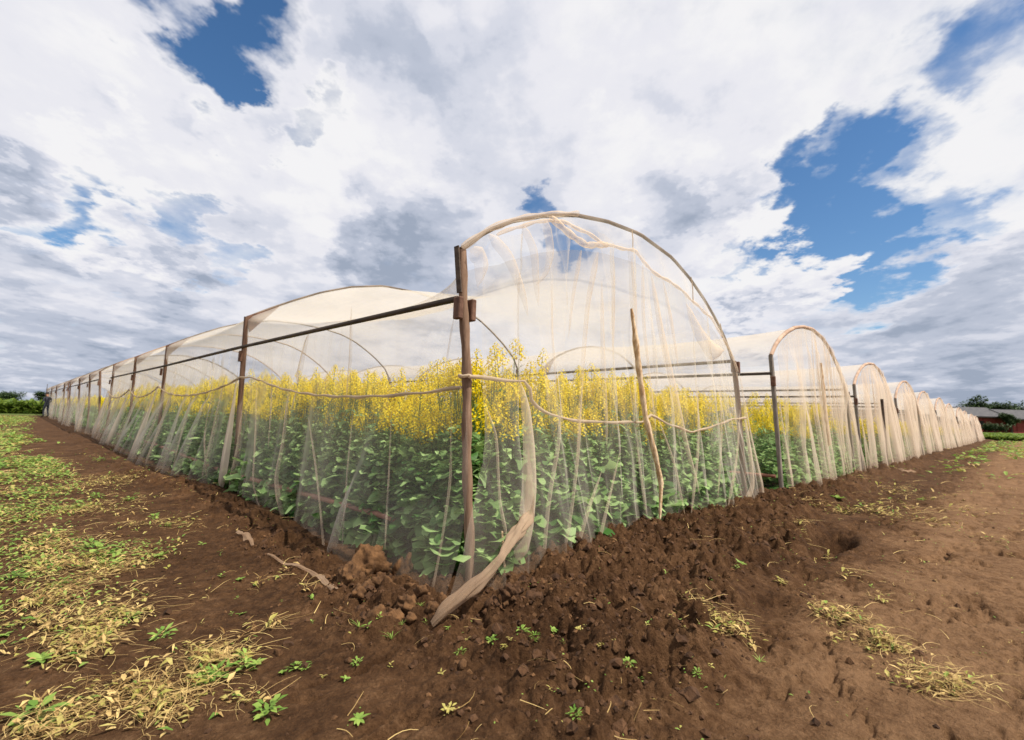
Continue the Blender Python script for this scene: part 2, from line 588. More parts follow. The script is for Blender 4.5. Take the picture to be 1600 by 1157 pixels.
def box(mb, c, d, rot=None, mi=0, bev=0.004):
    c, d = np.asarray(c, float), np.asarray(d, float) / 2
    vs = []
    for sx in (-1, 1):
        for sy in (-1, 1):
            for sz in (-1, 1):
                s = np.array([sx, sy, sz])
                for ax in range(3):
                    q = s * (d - bev)
                    q[ax] = s[ax] * d[ax]
                    vs.append(q)
    vs = np.array(vs)

    def idx(sx, sy, sz, ax):
        return (((sx > 0) * 2 + (sy > 0)) * 2 + (sz > 0)) * 3 + ax
    fs = []
    for ax in range(3):
        o1, o2 = [a for a in range(3) if a != ax]
        for s in (-1, 1):
            q = []
            for a, b in ((-1, -1), (1, -1), (1, 1), (-1, 1)):
                p = [0, 0, 0]
                p[ax], p[o1], p[o2] = s, a, b
                q.append(idx(*p, ax))
            fs.append(q)
    for ax in range(3):                       # edges along ax
        o1, o2 = [a for a in range(3) if a != ax]
        for a in (-1, 1):
            for b in (-1, 1):
                p, q = [0, 0, 0], [0, 0, 0]
                p[o1] = q[o1] = a
                p[o2] = q[o2] = b
                p[ax], q[ax] = -1, 1
                fs.append([idx(*p, o1), idx(*q, o1), idx(*q, o2), idx(*p, o2)])
    if rot is not None:
        vs = vs @ np.asarray(rot).T
    mb.add(vs + c, fs, mi)
    tr = []
    for k in range(8):
        tr.append((k * 3, k * 3 + 1, k * 3 + 2))
    mb.add(vs + c, tr, mi)


# ------------------------------------------------------------------ noise
def _h(ix, iy, s):
    h = (ix.astype(np.int64) * 374761393 + iy.astype(np.int64) * 668265263 + s * 1442695041) & 0xffffffff
    h = ((h ^ (h >> 13)) * 1274126177) & 0xffffffff
    h = h ^ (h >> 16)
    return (h & 0xffffff) / float(0xffffff)


def vnoise(x, y, s=0):
    ix, iy = np.floor(x), np.floor(y)
    fx, fy = x - ix, y - iy
    fx, fy = fx * fx * (3 - 2 * fx), fy * fy * (3 - 2 * fy)
    a, b = _h(ix, iy, s), _h(ix + 1, iy, s)
    c, d = _h(ix, iy + 1, s), _h(ix + 1, iy + 1, s)
    return (a * (1 - fx) + b * fx) * (1 - fy) + (c * (1 - fx) + d * fx) * fy


def fbm(x, y, s=0, o=4, g=0.5):
    r, a, t = 0, 1.0, 0
    for k in range(o):
        r = r + a * vnoise(x * 2 ** k + k * 17.3, y * 2 ** k - k * 9.1, s + k)
        t += a
        a *= g
    return r / t


def domes(x, y, cell, s, fill=0.6):
    """Rounded lumps, one in some of the cells: height 0..1."""
    gx, gy = x / cell, y / cell
    ix, iy = np.floor(gx), np.floor(gy)
    best = np.zeros_like(x)
    for dx in (-1, 0, 1):
        for dy in (-1, 0, 1):
            jx, jy = ix + dx, iy + dy
            cx_, cy_ = jx + _h(jx, jy, s), jy + _h(jx, jy, s + 1)
            rr = 0.25 + 0.55 * _h(jx, jy, s + 2)
            on = _h(jx, jy, s + 3) < fill
            asp = 0.6 + 0.8 * _h(jx, jy, s + 4)
            th = _h(jx, jy, s + 5) * 3.14
            ax, ay = gx - cx_, gy - cy_
            bx, by = ax * np.cos(th) + ay * np.sin(th), -ax * np.sin(th) + ay * np.cos(th)
            d2 = (bx / rr) ** 2 + (by / (rr * asp)) ** 2
            hgt = np.sqrt(np.clip(1 - d2, 0, 1)) * rr * on
            best = np.maximum(best, hgt)
    return best


def sstep(a, b, x):
    t = np.clip((x - a) / (b - a), 0, 1)
    return t * t * (3 - 2 * t)


def ground_parts(x, y):
    wob = (fbm(x * 1.1, y * 1.1, 5, 3) - 0.5) * 0.8
    # bank of dug soil heaped along the row of tunnel ends
    edge = np.interp(x, [-3, -1.6, -0.6, 0.8, 1.6, 3.2, 4.2, 6, 12, 60], [-2.6, -2.3, -1.9, -1.62, -1.45, -1.50, -1.05, -0.95, -0.75, -0.6]) + wob * 0.35
    front = sstep(0.0, 0.35, y - edge) * (1 - sstep(-0.1, 0.5, y)) * sstep(-1.2, -0.3, x + wob * 0.4)
    near = np.exp(-((y + 0.42) / 0.26) ** 2) * sstep(0.0, 0.9, x)
    side = np.exp(-((x + 0.78 + 0.03 * wob + np.interp(y, [0, 3, 5, 7], [0, -.25, -.25, 0.05])) / 0.26) ** 2) * sstep(-0.9, 0.1, y) * (1 - 0.4 * sstep(8, 20, y))
    cloddy = np.clip(0.95 * front + 0.8 * side + near, 0, 1) * (1 - 0.6 * np.exp(-(((x + .05) / .4) ** 2 + ((y + .12) / .3) ** 2)))
    inside = sstep(-0.25, -0.05, x) * sstep(-0.15, 0.05, y)
    return front, near, side, cloddy, inside, wob


def ground_h(x, y):
    x, y = np.asarray(x, float), np.asarray(y, float)
    front, near, side, cloddy, inside, wob = ground_parts(x, y)
    z = 0.05 * (fbm(x * 0.5, y * 0.5, 11, 3) - 0.5)
    far = np.clip(np.hypot(x, y) / 60, 0, 1)
    z = z * (1 - far)
    z = z + 0.030 * front + 0.055 * near + 0.015 * side - 0.05 * np.exp(-(((x + .05) / .45) ** 2 + ((y + .15) / .35) ** 2))
    r = np.hypot(x - CAMP[0], y - CAMP[1])
    fin = 1 - sstep(25, 40, r)
    c1 = domes(x + 0.02 * wob, y, 0.16, 21, 0.75)
    c2 = domes(x, y, 0.075, 31, 0.8)
    c3 = domes(x, y, 0.036, 41, 0.8)
    rough = fbm(x * 9, y * 9, 51, 4, 0.55) - 0.5
    z = z + fin * (cloddy * (0.095 * c1 + 0.064 * c2 + 0.030 * c3 + 0.095 * rough))
    crag = np.abs(fbm(x * 14, y * 14, 55, 5, 0.6) - 0.5) * 2
    z = z + fin * (cloddy * (0.030 - 0.085 * crag) * np.where(x < -.35, .3, .65))
    z = z + fin * 0.014 * (fbm(x * 45, y * 45, 57, 3, 0.6) - 0.5) * (0.5 + cloddy)
    calm = 1 - cloddy
    z = z + fin * calm * (0.012 * c3 * (fbm(x * 2, y * 2, 61, 2) > 0.48) + 0.012 * (fbm(x * 6, y * 6, 71, 4) - 0.5) + 0.014 * c2 * (fbm(x * 1.3, y * 1.3, 75, 2) > 0.60))
    # trodden dents in the path and the dug hollows
    dents = np.clip(fbm(x * 3.0 + 1.4 * y, y * 8.0 - x * .8, 81, 4, .6) - 0.585, 0, 1)
    z = z - 0.30 * dents * calm * (y < -0.6)
    for hx, hy, ax, ay, dp in ((3.35, -1.30, 0.46, 0.19, 0.30), (1.02, -1.55, 0.22, 0.13, 0.05), (1.9, -1.52, 0.16, 0.10, 0.05), (2.6, -1.45, 0.2, 0.08, 0.05), (5.4, -1.0, 0.3, 0.12, 0.05)):
        d = ((x - hx) / ax) ** 2 + ((y - hy) / ay) ** 2
        z = z - dp * np.exp(-d ** 2.6)
    return z


def gpt(px, py, it=3):
    """The point of the ground seen through a pixel of the 1600-wide photograph."""
    r = ray(px, py)
    z = 0.0
    for _ in range(it):
        t = (z - CAMP[2]) / r[2]
        p = CAMP + r * t
        z = float(ground_h(np.array([p[0]]), np.array([p[1]]))[0])
    return np.array([p[0], p[1], z])


# ------------------------------------------------------------------ ground
def build_ground():
    r1 = 1.25 * np.exp(np.arange(0, 470) * 0.0045)
    r2 = r1[-1] * np.exp(np.arange(1, 190) * 0.031)
    rr = np.concatenate([[0.02, 0.4, 0.8, 1.1], r1, r2])
    th0 = math.atan2(1, 1)
    front = np.linspace(-math.radians(60), math.radians(60), 900)
    back = np.linspace(math.radians(60), math.radians(300), 90)[1:]
    th = np.concatenate([front, back]) + th0
    R, T = np.meshgrid(rr, th, indexing='ij')
    X, Y = CAMP[0] + R * np.cos(T), CAMP[1] + R * np.sin(T)
    Z = ground_h(X.ravel(), Y.ravel()).reshape(X.shape)
    v = np.stack([X.ravel(), Y.ravel(), Z.ravel()], 1)
    f = grid_faces(len(rr), len(th))
    v2, f2, _, _, cl, _ = ground_parts(v[:, 0], v[:, 1])
    x, y = v[:, 0], v[:, 1]
    d = np.hypot(x, y)
    pale = 0.21 * sstep(-1.2, -2.0, y + 0.25 * fbm(x * 1.5, y * 1.5, 93, 3))  * sstep(-2.0, 0.5, x) + 0.03 * sstep(-0.9, -2.0, x) - 0.05 * cl + 0.10 * (fbm(x * 0.8, y * 2.0, 91, 3) - 0.5)
    pale = pale * (1 + 0 * d) + 0.0
    green = sstep(48, 60, y) * (x < 3) + sstep(60, 75, x) * (y < 3) + sstep(100, 140, d)
    mb = MB()
    mb.add(v, f)
    me = mb.mesh('ground', M_SOIL, True, {'pale': pale, 'green': np.clip(green, 0, 1)})
    return link('ground', me, kind='structure', label='brown tilled field soil with clods and a trodden path')


build_ground()

# ------------------------------------------------------------------ tunnels
HOOP = np.array([(0.0, 0.0), (-0.06, 0.7), (-0.12, 1.4), (-0.16, 1.85), (-0.20, 2.25), (0.03, 2.45), (0.30, 2.61), (0.67, 2.77), (1.10, 2.91), (1.60, 3.00), (2.20, 3.04), (2.90, 2.95), (3.35, 2.79),
                 (3.71, 2.61), (4.00, 2.43), (4.27, 2.22), (4.47, 2.00), (4.58, 1.80), (4.66, 1.40), (4.70, 0.9), (4.75, 0.4), (4.78, 0.0)])


INNER = np.array([(0.0, 0.0), (-0.01, 0.7), (-0.03, 1.4), (-0.04, 1.9), (-0.05, 2.40), (0.25, 2.58), (0.60, 2.77), (1.0, 2.97), (1.5, 3.16), (2.1, 3.30), (2.79, 3.32), (3.5, 3.27), (4.0, 3.18),
                  (4.4, 3.03), (4.77, 2.82), (5.1, 2.6), (5.4, 2.35), (5.55, 2.1), (5.62, 1.5), (5.66, 0.9), (5.68, 0.4), (5.70, 0.0)])


def wallx(y, z):
    """How far the eave wall of the near tunnel leans at length y and height z."""
    return np.interp(z, HOOP[:5, 1], HOOP[:5, 0]) * (1 - .75 * sstep(.3, 4.0, np.asarray(y, float)))


def profile(x0, w, apex, post_top=2.25):
    p = HOOP.copy()
    k = apex / 3.04
    p[:, 1] *= k
    if post_top != 2.25:
        up = (post_top - 2.25)
        wgt = np.interp(np.arange(len(p)), [3, 4, 7, 10], [0, 1, 0.5, 0])
        p[:, 1] += up * wgt
    p[:, 0] = x0 + p[:, 0] * w / 4.78
    return p


def resample(p, n):
    d = np.concatenate([[0], np.cumsum(np.linalg.norm(np.diff(p, axis=0), axis=1))])
    s = np.linspace(0, d[-1], n)
    return np.stack([np.interp(s, d, p[:, k]) for k in range(p.shape[1])], 1)


def make_ribbon(mb, pts, w, out=(0, -1, 0), depth=0.5, mi=0, n=6):
    """A doubled fold of cloth: a tapering strip bowed outwards."""
    pts = np.asarray(pts, float)
    w = np.asarray(w, float)
    m = max(8, len(pts) * 5)
    t = np.linspace(0, len(pts) - 1, m)
    P = np.stack([np.interp(t, np.arange(len(pts)), pts[:, k]) for k in range(3)], 1)
    ker = np.array([1, 2, 3, 2, 1.0]) / 9
    for k in range(3):
        e = np.pad(P[:, k], 2, mode='reflect', reflect_type='odd')
        P[:, k] = np.convolve(e, ker, 'valid')
    W = np.interp(t, np.arange(len(pts)), w) * np.clip(np.minimum(t, t[-1] - t) * 2.5 + 0.25, 0.2, 1)
    out = np.array(out, float)
    tan = np.gradient(P, axis=0)
    tan /= np.linalg.norm(tan, axis=1)[:, None] + 1e-9
    side = np.cross(tan, out)
    side /= np.linalg.norm(side, axis=1)[:, None] + 1e-9
    vs = []
    for j in range(n + 1):
        a = -1 + 2 * j / n
        vs.append(P + side * (W * a / 2)[:, None] + out * (W * depth * (1 - a * a) + 0.006)[:, None])
    v = np.stack(vs, 0).reshape(-1, 3)
    mb.add(v, grid_faces(n + 1, m), mi)


ENDR = [[(0.324, 1.338, 0.033), (0.379, 1.141, 0.084), (0.403, 0.858, 0.11), (0.392, 0.582, 0.136), (0.335, 0.318, 0.145), (0.241, 0.123, 0.144)], [(-0.022, 1.152, 0.012), (0.077, 0.955, 0.024), (0.09, 0.519, 0.02), (0.149, 0.278, 0.033)], [(0.783, 1.228, 0.018), (0.744, 0.899, 0.041), (0.59, 0.472, 0.04), (0.48, -0.036, 0.031)], [(1.066, 1.348, 0.019), (0.987, 0.843, 0.038), (0.849, 0.35, 0.033), (0.677, -0.051, 0.028)], [(1.397, 2.342, 0.032), (1.389, 1.626, 0.061), (1.4, 1.111, 0.046), (1.381, 0.832, 0.015)], [(1.087, 2.558, 0.051), (0.967, 2.11, 0.034), (0.904, 1.741, 0.014)], [(1.336, 2.603, 0.074), (1.185, 2.122, 0.055), (1.098, 1.597, 0.048), (1.017, 1.104, 0.033), (0.955, 0.741, 0.014)], [(1.606, 2.576, 0.028), (1.572, 2.007, 0.048), (1.55, 1.642, 0.011)], [(1.901, 2.713, 0.035), (1.965, 2.263, 0.052), (1.979, 1.684, 0.017)], [(2.118, 2.664, 0.048), (2.107, 2.089, 0.053), (2.191, 1.445, 0.035), (2.253, 0.936, 0.012)], [(2.295, 2.586, 0.061), (2.464, 2.006, 0.099), (2.688, 1.338, 0.114), (2.865, 0.794, 0.071), (3.048, 0.308, 0.047)], [(2.538, 2.582, 0.032), (2.693, 2.179, 0.058), (2.815, 1.624, 0.026)], [(3.064, 2.425, 0.068), (3.292, 2.156, 0.182), (3.675, 1.93, 0.22), (4.056, 1.987, 0.062)], [(3.874, 1.629, 0.023), (3.783, 0.922, 0.044), (3.489, 0.234, 0.043)], [(1.895, 1.426, 0.017), (1.875, 0.82, 0.028), (1.933, 0.229, 0.04)], [(2.247, 1.19, 0.018), (2.553, 0.672, 0.037), (2.668, 0.148, 0.032)], [(4.438, 1.248, 0.032), (4.134, 0.603, 0.047), (3.721, 0.103, 0.067)], [(4.558, 1.167, 0.066), (4.593, 0.666, 0.099), (4.551, 0.259, 0.099), (4.164, 0.058, 0.11)], [(1.288, 0.646, 0.015), (1.095, 0.399, 0.039), (0.84, 0.023, 0.047)], [(1.599, 0.827, 0.011), (1.327, 0.349, 0.036), (1.109, -0.031, 0.045)], [(0.697, 2.195, 0.009), (0.692, 1.766, 0.027), (0.735, 1.252, 0.014)], [(3.255, 1.511, 0.014), (3.135, 0.787, 0.047), (2.806, 0.132, 0.052)]]
SIDER = [[(1.665, 2.067, 0.028), (1.627, 1.577, 0.049), (1.607, 1.212, 0.032)], [(2.754, 1.928, 0.053), (2.867, 1.653, 0.093), (2.91, 1.372, 0.121)], [(3.147, 1.291, 0.056), (3.033, 0.742, 0.061), (3.032, 0.365, 0.082), (2.879, 0.183, 0.094), (2.615, -0.067, 0.046)], [(4.349, 1.407, 0.025), (3.987, 0.688, 0.047), (3.715, 0.221, 0.038), (3.205, -0.064, 0.036)], [(2.499, 1.031, 0.019), (2.113, 0.611, 0.035), (1.724, 0.248, 0.028), (1.246, -0.101, 0.042)], [(4.817, 1.07, 0.035), (4.7, 0.565, 0.12), (4.763, -0.036, 0.175)], [(0.077, 1.759, 0.024), (0.161, 1.488, 0.02), (0.207, 1.306, 0.012)], [(0.112, 1.125, 0.012), (0.063, 0.651, 0.028), (0.007, 0.247, 0.024), (-0.098, -0.024, 0.032)], [(3.895, 1.715, 0.023), (3.613, 1.084, 0.037), (3.454, 0.645, 0.022)], [(0.798, 1.117, 0.009), (0.654, 0.635, 0.022), (0.437, 0.165, 0.026)], [(1.424, 1.109, 0.01), (1.286, 0.625, 0.025), (0.96, 0.064, 0.024)], [(7.427, 1.482, 0.023), (7.186, 0.616, 0.056), (6.76, 0.079, 0.054)], [(6.22, 1.452, 0.02), (5.97, 0.673, 0.05), (5.506, 0.109, 0.048)], [(10.143, 1.008, 0.058), (9.965, 0.225, 0.129), (10.19, -0.246, 0.175)], [(13.35, 0.971, 0.054), (13.561, 0.154, 0.146), (13.817, -0.268, 0.167)]]
GATHER = np.array([(-0.10, 2.20), (0.05, 2.40), (0.30, 2.55), (0.67, 2.72), (0.92, 2.76), (1.20, 2.75), (1.50, 2.72), (2.01, 2.79), (2.32, 2.65), (2.88, 2.60), (3.35, 2.47), (3.79, 2.36), (4.25, 2.06), (4.50, 1.82), (4.60, 1.6)])


def pleats(t, seed, freq=7.0):
    """Uneven cloth folds, about -1..1, sharp on one side."""
    w = t + 0.18 * np.sin(t * 2.3 + seed) + 0.07 * np.sin(t * 6.1 + seed * 2)
    a = np.sin(w * freq + seed)
    b = np.sin(w * freq * 2.37 + 1.3 * seed)
    amp = 0.4 + 0.6 * vnoise(t * 1.3, t * 0 + seed, 3)
    return (np.sign(a) * np.abs(a) ** 1.5 * 0.7 + 0.3 * b) * amp


def lowexp(y):
    return 1.4 + 3.0 * np.exp(-np.maximum(np.asarray(y, float), 0) / .45)


def cover_surface(prof_fn, ys, y_posts, s_n, y_n, x0, w, flare, seed, big_sag):
    first_ = big_sag
    """The long cloth over the hoops: walls hanging, roof sagging between hoops."""
    yy = np.linspace(ys[0], ys[1], y_n)
    V = np.zeros((y_n, s_n, 3))
    seg = np.searchsorted(y_posts, yy, side='right') - 1
    seg = np.clip(seg, 0, len(y_posts) - 2)
    for k, y in enumerate(yy):
        y0, y1 = y_posts[seg[k]], y_posts[seg[k] + 1]
        t = np.clip((y - y0) / (y1 - y0), 0, 1)
        P = resample(prof_fn(y), s_n)
        s = np.linspace(0, 1, s_n)
        z = P[:, 1]
        zr = np.clip((z - 1.9) / 0.5, 0, 1)
        shape = (4 * t * (1 - t)) ** 0.8
        if seg[k] == 0 and big_sag:
            shape = np.clip(np.sin(math.pi * t ** 0.42), 0, 1) ** 0.7
            sag = 0.60 * (1 - 0.6 * sstep(0.5, 0.8, s)) * np.clip((z - 1.9) / 0.65, 0, 1)
        else:
            sag = 0.10 * zr
        P = P.copy()
        P[:, 1] -= sag * shape
        side = np.where(P[:, 0] < x0 + w / 2, -1.0, 1.0)
        low = np.clip(1 - z / 1.85, 0, 1)
        fl = flare(y) * low ** (lowexp(y) if first_ else 1.4)
        fold = (pleats(np.array([y]), seed, 3.4)[0] * 0.060 + pleats(np.array([y]), seed + 4, 9.0)[0] * 0.014 if first_ else pleats(np.array([y]), seed)[0] * 0.045) * low ** 0.7 + 0.012 * pleats(np.array([y * 1.9]), seed + 2)[0] * np.clip(z / 1.9, 0, 1)
        wall = (z < 1.95) | (zr < 0.3)
        P[:, 0] += side * (fl + fold * wall - 0.035 * (low < 0.35) * wall)
        V[k, :, 0] = P[:, 0]
        V[k, :, 1] = y + 0.05 * low * math.sin(y * 3.1 + seed) - (0.30 * low ** 1.4 * max(0.0, 1 - (y - ys[0]) / 0.8) * (side < 0) if big_sag else 0)
        V[k, :, 2] = P[:, 1] - 0.05 * low ** 4
    Y_, Z_ = V[:, :, 1], V[:, :, 2]
    phs = 10.5 * (Y_ + 0.25 * np.sin(Y_ * 1.1 + seed) + (fbm(Y_ * .5, Y_ * 0 + seed, 451, 3) - .5) * (1.9 - Z_) * 1.2)
    amp = sstep(.44, .66, fbm(Y_ * .9 + seed, Z_ * .35, 461, 3)) * np.clip(1.25 - Z_ / 1.7, 0, 1) * np.clip((Y_ - ys[0]) / .5, 0, 1)
    A = .15 * amp
    V[:, :, 1] += A * np.sin(phs)
    sd_ = np.where(V[:, :, 0] < x0 + w / 2, -1.0, 1.0)
    V[:, :, 0] += sd_ * A * .5 * (np.cos(phs) + .6)
    return V


def end_surface(prof, gather, y, seed, nx, nz, x0, w, sgn=-1.0, flare=0.16, big=False):
    """The end cloth hanging from the gather line down to the soil."""
    gx = np.linspace(gather[0][0] + 0.05, gather[-1][0], nx)
    gz = np.interp(gx, gather[:, 0], gather[:, 1])
    bx = np.linspace(x0 + 0.02, x0 + w - 0.02, nx)
    V = np.zeros((nx, nz, 3))
    t = np.linspace(0, 1, nz)
    ph = pleats(gx, seed, 5.0 if big else 9.0) * (0.75 if big else 1)
    ph2 = pleats(gx * 1.7, seed + 3, 7.0 if big else 11.0) * (0.7 if big else 1)
    for k in range(nx):
        zz = gz[k] * (1 - t) - 0.04 * t
        xx = gx[k] * (1 - t ** 0.6) + bx[k] * t ** 0.6
        if big:
            xx = xx - 0.42 * np.clip(1 - zz / 1.1, 0, 1) ** 1.5 * max(0.0, 1 - k / (0.18 * nx))
        low = t
        V[k, :, 0] = xx + 0.03 * np.sin(zz * 2.5 + seed + gx[k] * 2)
        V[k, :, 1] = y + sgn * (0.05 + flare * low ** 1.8 * (0.7 + 0.5 * math.sin(gx[k] * 1.4 + seed)) + (ph[k] * 0.045 + 0.02 * ph2[k]) * (0.35 + 0.75 * low))
        V[k, :, 2] = zz
    # cloth doubled back on itself in uneven Z-folds
    X, Z = V[:, :, 0] - x0, V[:, :, 2]
    kf = 15.0 if big else 12.0
    slant = (fbm(X * 0.9, X * 0 + seed, 421, 3) - .5) * 1.1
    phs = kf * (X + slant * (1.6 - Z) * .55 + 0.20 * np.sin(X * 1.9 + seed)) + 3.0 * fbm(X * 1.2, Z * .35 + seed, 431, 3)
    amp = sstep(.40 if big else .30, .66, fbm(X * 1.6 + seed, Z * .30, 441, 3)) * (0.55 + .45 * np.clip(Z / 2.4, 0, 1) if big else 1.3)
    edge_ = np.clip(np.minimum(X, w - X) / .25, 0, 1)
    A = (0.105 if big else .10) * amp * edge_
    if not big:
        A = A * np.clip((np.interp(X, gather[:, 0] - x0, gather[:, 1]) - Z) / .5, 0.25, 1)
    xn = V[:, :, 0] + A * np.sin(phs)
    lo = np.interp(Z, prof[:5, 1], prof[:5, 0]) + .02
    hi = np.interp(Z, prof[:9:-1, 1], prof[:9:-1, 0]) - .03
    V[:, :, 0] = np.where(Z > .9, np.clip(xn, lo if not big else -9, hi), xn)
    V[:, :, 1] += sgn * (A * .55 * (np.cos(phs) + 1))
    if big:      # slack creases that run down slantwise
        X, Z = V[:, :, 0], V[:, :, 2]
        c = fbm(X * 2.2 + Z * 0.9, X * 0.8 - Z * 0.5, 401, 4) - .5
        c2 = 1 - np.abs(fbm(X * 5.0 + Z * 1.3, Z * 0.7, 411, 3) - .5) * 5
        V[:, :, 1] += sgn * (0.07 * c + 0.022 * np.clip(c2, 0, 1) ** 2)
    return V


def crown_surface(prof, gather, y, nx, seed, sgn=-1.0):
    """Thin cloth between the hoop and the gather line."""
    top = prof[4:18]
    gx = np.linspace(0, 1, nx)
    d = np.concatenate([[0], np.cumsum(np.linalg.norm(np.diff(top, axis=0), axis=1))])
    T = np.stack([np.interp(gx * d[-1], d, top[:, k]) for k in range(2)], 1)
    d2 = np.concatenate([[0], np.cumsum(np.linalg.norm(np.diff(gather, axis=0), axis=1))])
    G = np.stack([np.interp(gx * d2[-1], d2, gather[:, k]) for k in range(2)], 1)
    nz = 10
    V = np.zeros((nx, nz, 3))
    for j in range(nz):
        t = j / (nz - 1)
        q = T * (1 - t) + G * t
        V[:, j, 0] = q[:, 0]
        V[:, j, 2] = q[:, 1]
        V[:, j, 1] = y + sgn * (0.02 + 0.04 * t + 0.02 * np.sin(gx * 60 + seed) * t * (1 - t) * 3)
    return V


def surf(mb, V, mi=0):
    a, b = V.shape[:2]
    mb.add(V.reshape(-1, 3), grid_faces(a, b), mi)


def tunnel(x0, w, apex, ylist, label, first=False, detail=1.0, seed=1.0, lowrail=True, post_mat=None, group='net tunnels standing in a row'):
    root = bpy.data.objects.new('net_tunnel', None)
    COL.objects.link(root)
    y0, y1 = ylist[0], ylist[-1]
    root.location = (x0, y0, 0)
    root['label'] = label
    root['category'] = 'net tunnel'
    root['group'] = group
    org = np.array([x0, y0, 0.0])

    def part(name, mb, mats, smooth=True, lab=None, parent=None):
        v, f, mi, t = mb.arrays()
        me = to_mesh(name, v - org, f, mi, t, mats, smooth)
        return link(name, me, parent or root, label=lab)

    pm = post_mat or M_POST

    def ptop(y):
        return 2.25 if y == y0 else 2.42 * (0.5 + 0.5 * apex / 3.04)

    def prof(y):
        pt = 2.25 + (2.42 - 2.25) * sstep(0, 1.2, np.array(y - y0)) if first else 2.25
        if first:
            t_ = float(sstep(0.2, 4.4, np.array(float(y - y0))))
            P_ = HOOP * (1 - t_) + INNER * t_
            P_[:, 0] += x0
            return P_
        return profile(x0, w, apex, float(pt))

    kz = apex / 3.04
    for k, y in enumerate(ylist):
        P = prof(y)
        wob = 0.02 * math.sin(k * 3.3 + seed)
        # eave posts
        for side in (0, 1):
            mb = MB()
            col = P[:5] if side == 0 else P[:-6:-1]
            r = 0.036 if detail > 0.5 else 0.05
            pts = [(c[0] + wob * c[1] * 0.3, y, c[1]) for c in (col if side == 0 else col)]
            pts = np.array(pts)
            if side == 0:
                pts[0, 2] = -0.15
            else:
                pts[0, 2] = -0.15
            if first and k == 0 and side == 0:
                # round post, bowed and knotty
                rr_ = 0.034 + 0.005 * np.sin(np.arange(26) * 1.7)
                q = resample(pts, 26)
                q[:, 0] += 0.008 * np.sin(np.arange(26) * 0.5)
                tube(mb, q, rr_, 10)
            else:
                tube(mb, resample(pts, 10), r, 6 if detail > 0.5 else 4)
            po = part('post', mb, (M_POST2 if (first and k == 0 and side == 0) else pm))
            # blocks that carry the rail
            zb = 1.84 * kz
            xb = np.interp(zb, col[:, 1], col[:, 0])
            if detail > 0.3:
                for s in ((-1, 1) if (first and k == 0) else (1 if side else -1,)):
                    mb = MB()
                    box(mb, (xb + s * 0.058, y - 0.02, zb - 0.02), (0.042, 0.07, 0.155), rot=None, bev=0.006)
                    part('block', mb, M_BLOCK, False, parent=po)
            if side == 0 and k > 0 and detail > 0.3:
                # gusset plate where post and hoop meet
                mb = MB()
                a, b, c = P[4], P[5], P[3]
                ga = np.array([(a[0] - 0.02, y - 0.03, a[1] + 0.01), (b[0] + 0.12, y - 0.03, b[1] + 0.05), (c[0] + 0.03, y - 0.03, a[1] - 0.22)])
                gb = ga + np.array([0, 0.03, 0])
                mb.add(np.vstack([ga, gb]), [(0, 1, 4, 3), (1, 2, 5, 4), (2, 0, 3, 5)])
                mb.add(np.vstack([ga, gb]), [(0, 2, 1), (3, 4, 5)])
                part('gusset_plate', mb, M_BLOCK, False, parent=po)
        mb = MB()
        arc = P[4:-4]
        q = resample(np.stack([arc[:, 0], np.full(len(arc), y), arc[:, 1]], 1), 44 if detail > 0.5 else 24)
        tube(mb, q, 0.019 if first else 0.034 if (k == 0 and y0 < 1) else 0.022, 6)
        part('hoop', mb, M_RUST if k > 2 and first else M_TANHOOP if (k == 0 and not first and y0 < 1) else M_HOOP)
    # rails
    zr = 1.95 * kz
    for side in (0, 1):
        xr = x0 - 0.165 * w / 4.78 - 0.045 if side == 0 else x0 + w * 4.53 / 4.78 + 0.03
        mb = MB()
        if first:
            xrs = [np.interp(zr, prof(y)[:5, 1], prof(y)[:5, 0]) - .045 if side == 0 else np.interp(zr, prof(y)[:-8:-1, 1], prof(y)[:-8:-1, 0]) - .03 for y in ylist]
        else:
            xrs = [xr] * len(ylist)
        q = resample(np.array([(xrs[k], y, zr - (0.06 if (k == 0 and first) else 0.0) + 0.01 * math.sin(k * 2.1)) for k, y in enumerate(ylist)]), 40)
        tube(mb, q, 0.024, 5)
        part('rail', mb, M_RAIL)
        if lowrail:
            mb = MB()
            xr = x0 - 0.10 if side == 0 else x0 + w - 0.08
            q = resample(np.array([(xr, max(y, y0 + (.8 if first else .05)), 0.27 - 0.05 * (k == 1) + 0.02 * math.sin(k * 4.1)) for k, y in enumerate(ylist)]), 30)
            tube(mb, q, 0.027, 5)
            part('low_rail', mb, M_RED)
    # cloth
    fl = (lambda y: float(np.interp(y, [0, 0.5, 1.3, 2.7, 4.6, 5.8, 7.5, 9.5, 13.6, 17, 18.7, 19.3], [0.38, 0.42, 0.38, 0.22, 0.12, 0.30, 0.42, 0.45, 0.40, 0.30, 0.3, 0.3]) + 0.05 * math.sin(y * 2.2))) if first \
        else (lambda y: 0.16 + 0.10 * math.sin(y * 0.7 + seed) + 0.05 * math.sin(y * 2.3 + seed))
    mb = MB()
    yn = int((y1 - y0) / (0.045 if first else 0.12 if detail > 0.5 else 0.35))
    V = cover_surface(prof, (y0 + 0.04, y1), list(ylist), 96 if first else 56 if detail > 0.5 else 30, max(yn, 12), x0, w, fl, seed, first)
    surf(mb, V, 0)
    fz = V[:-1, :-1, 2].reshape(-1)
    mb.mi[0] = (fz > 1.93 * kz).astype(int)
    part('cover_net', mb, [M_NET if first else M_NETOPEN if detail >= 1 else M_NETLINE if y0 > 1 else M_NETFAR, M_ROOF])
    # end cloths
    k = w / 4.78
    G = GATHER.copy()
    if not first:
        G[:, 1] = np.interp(G[:, 0], HOOP[4:19, 0], HOOP[4:19, 1]) - 0.03
        G[0, 1] = 2.2
    G[:, 0] = x0 + G[:, 0] * k
    G[:, 1] *= kz
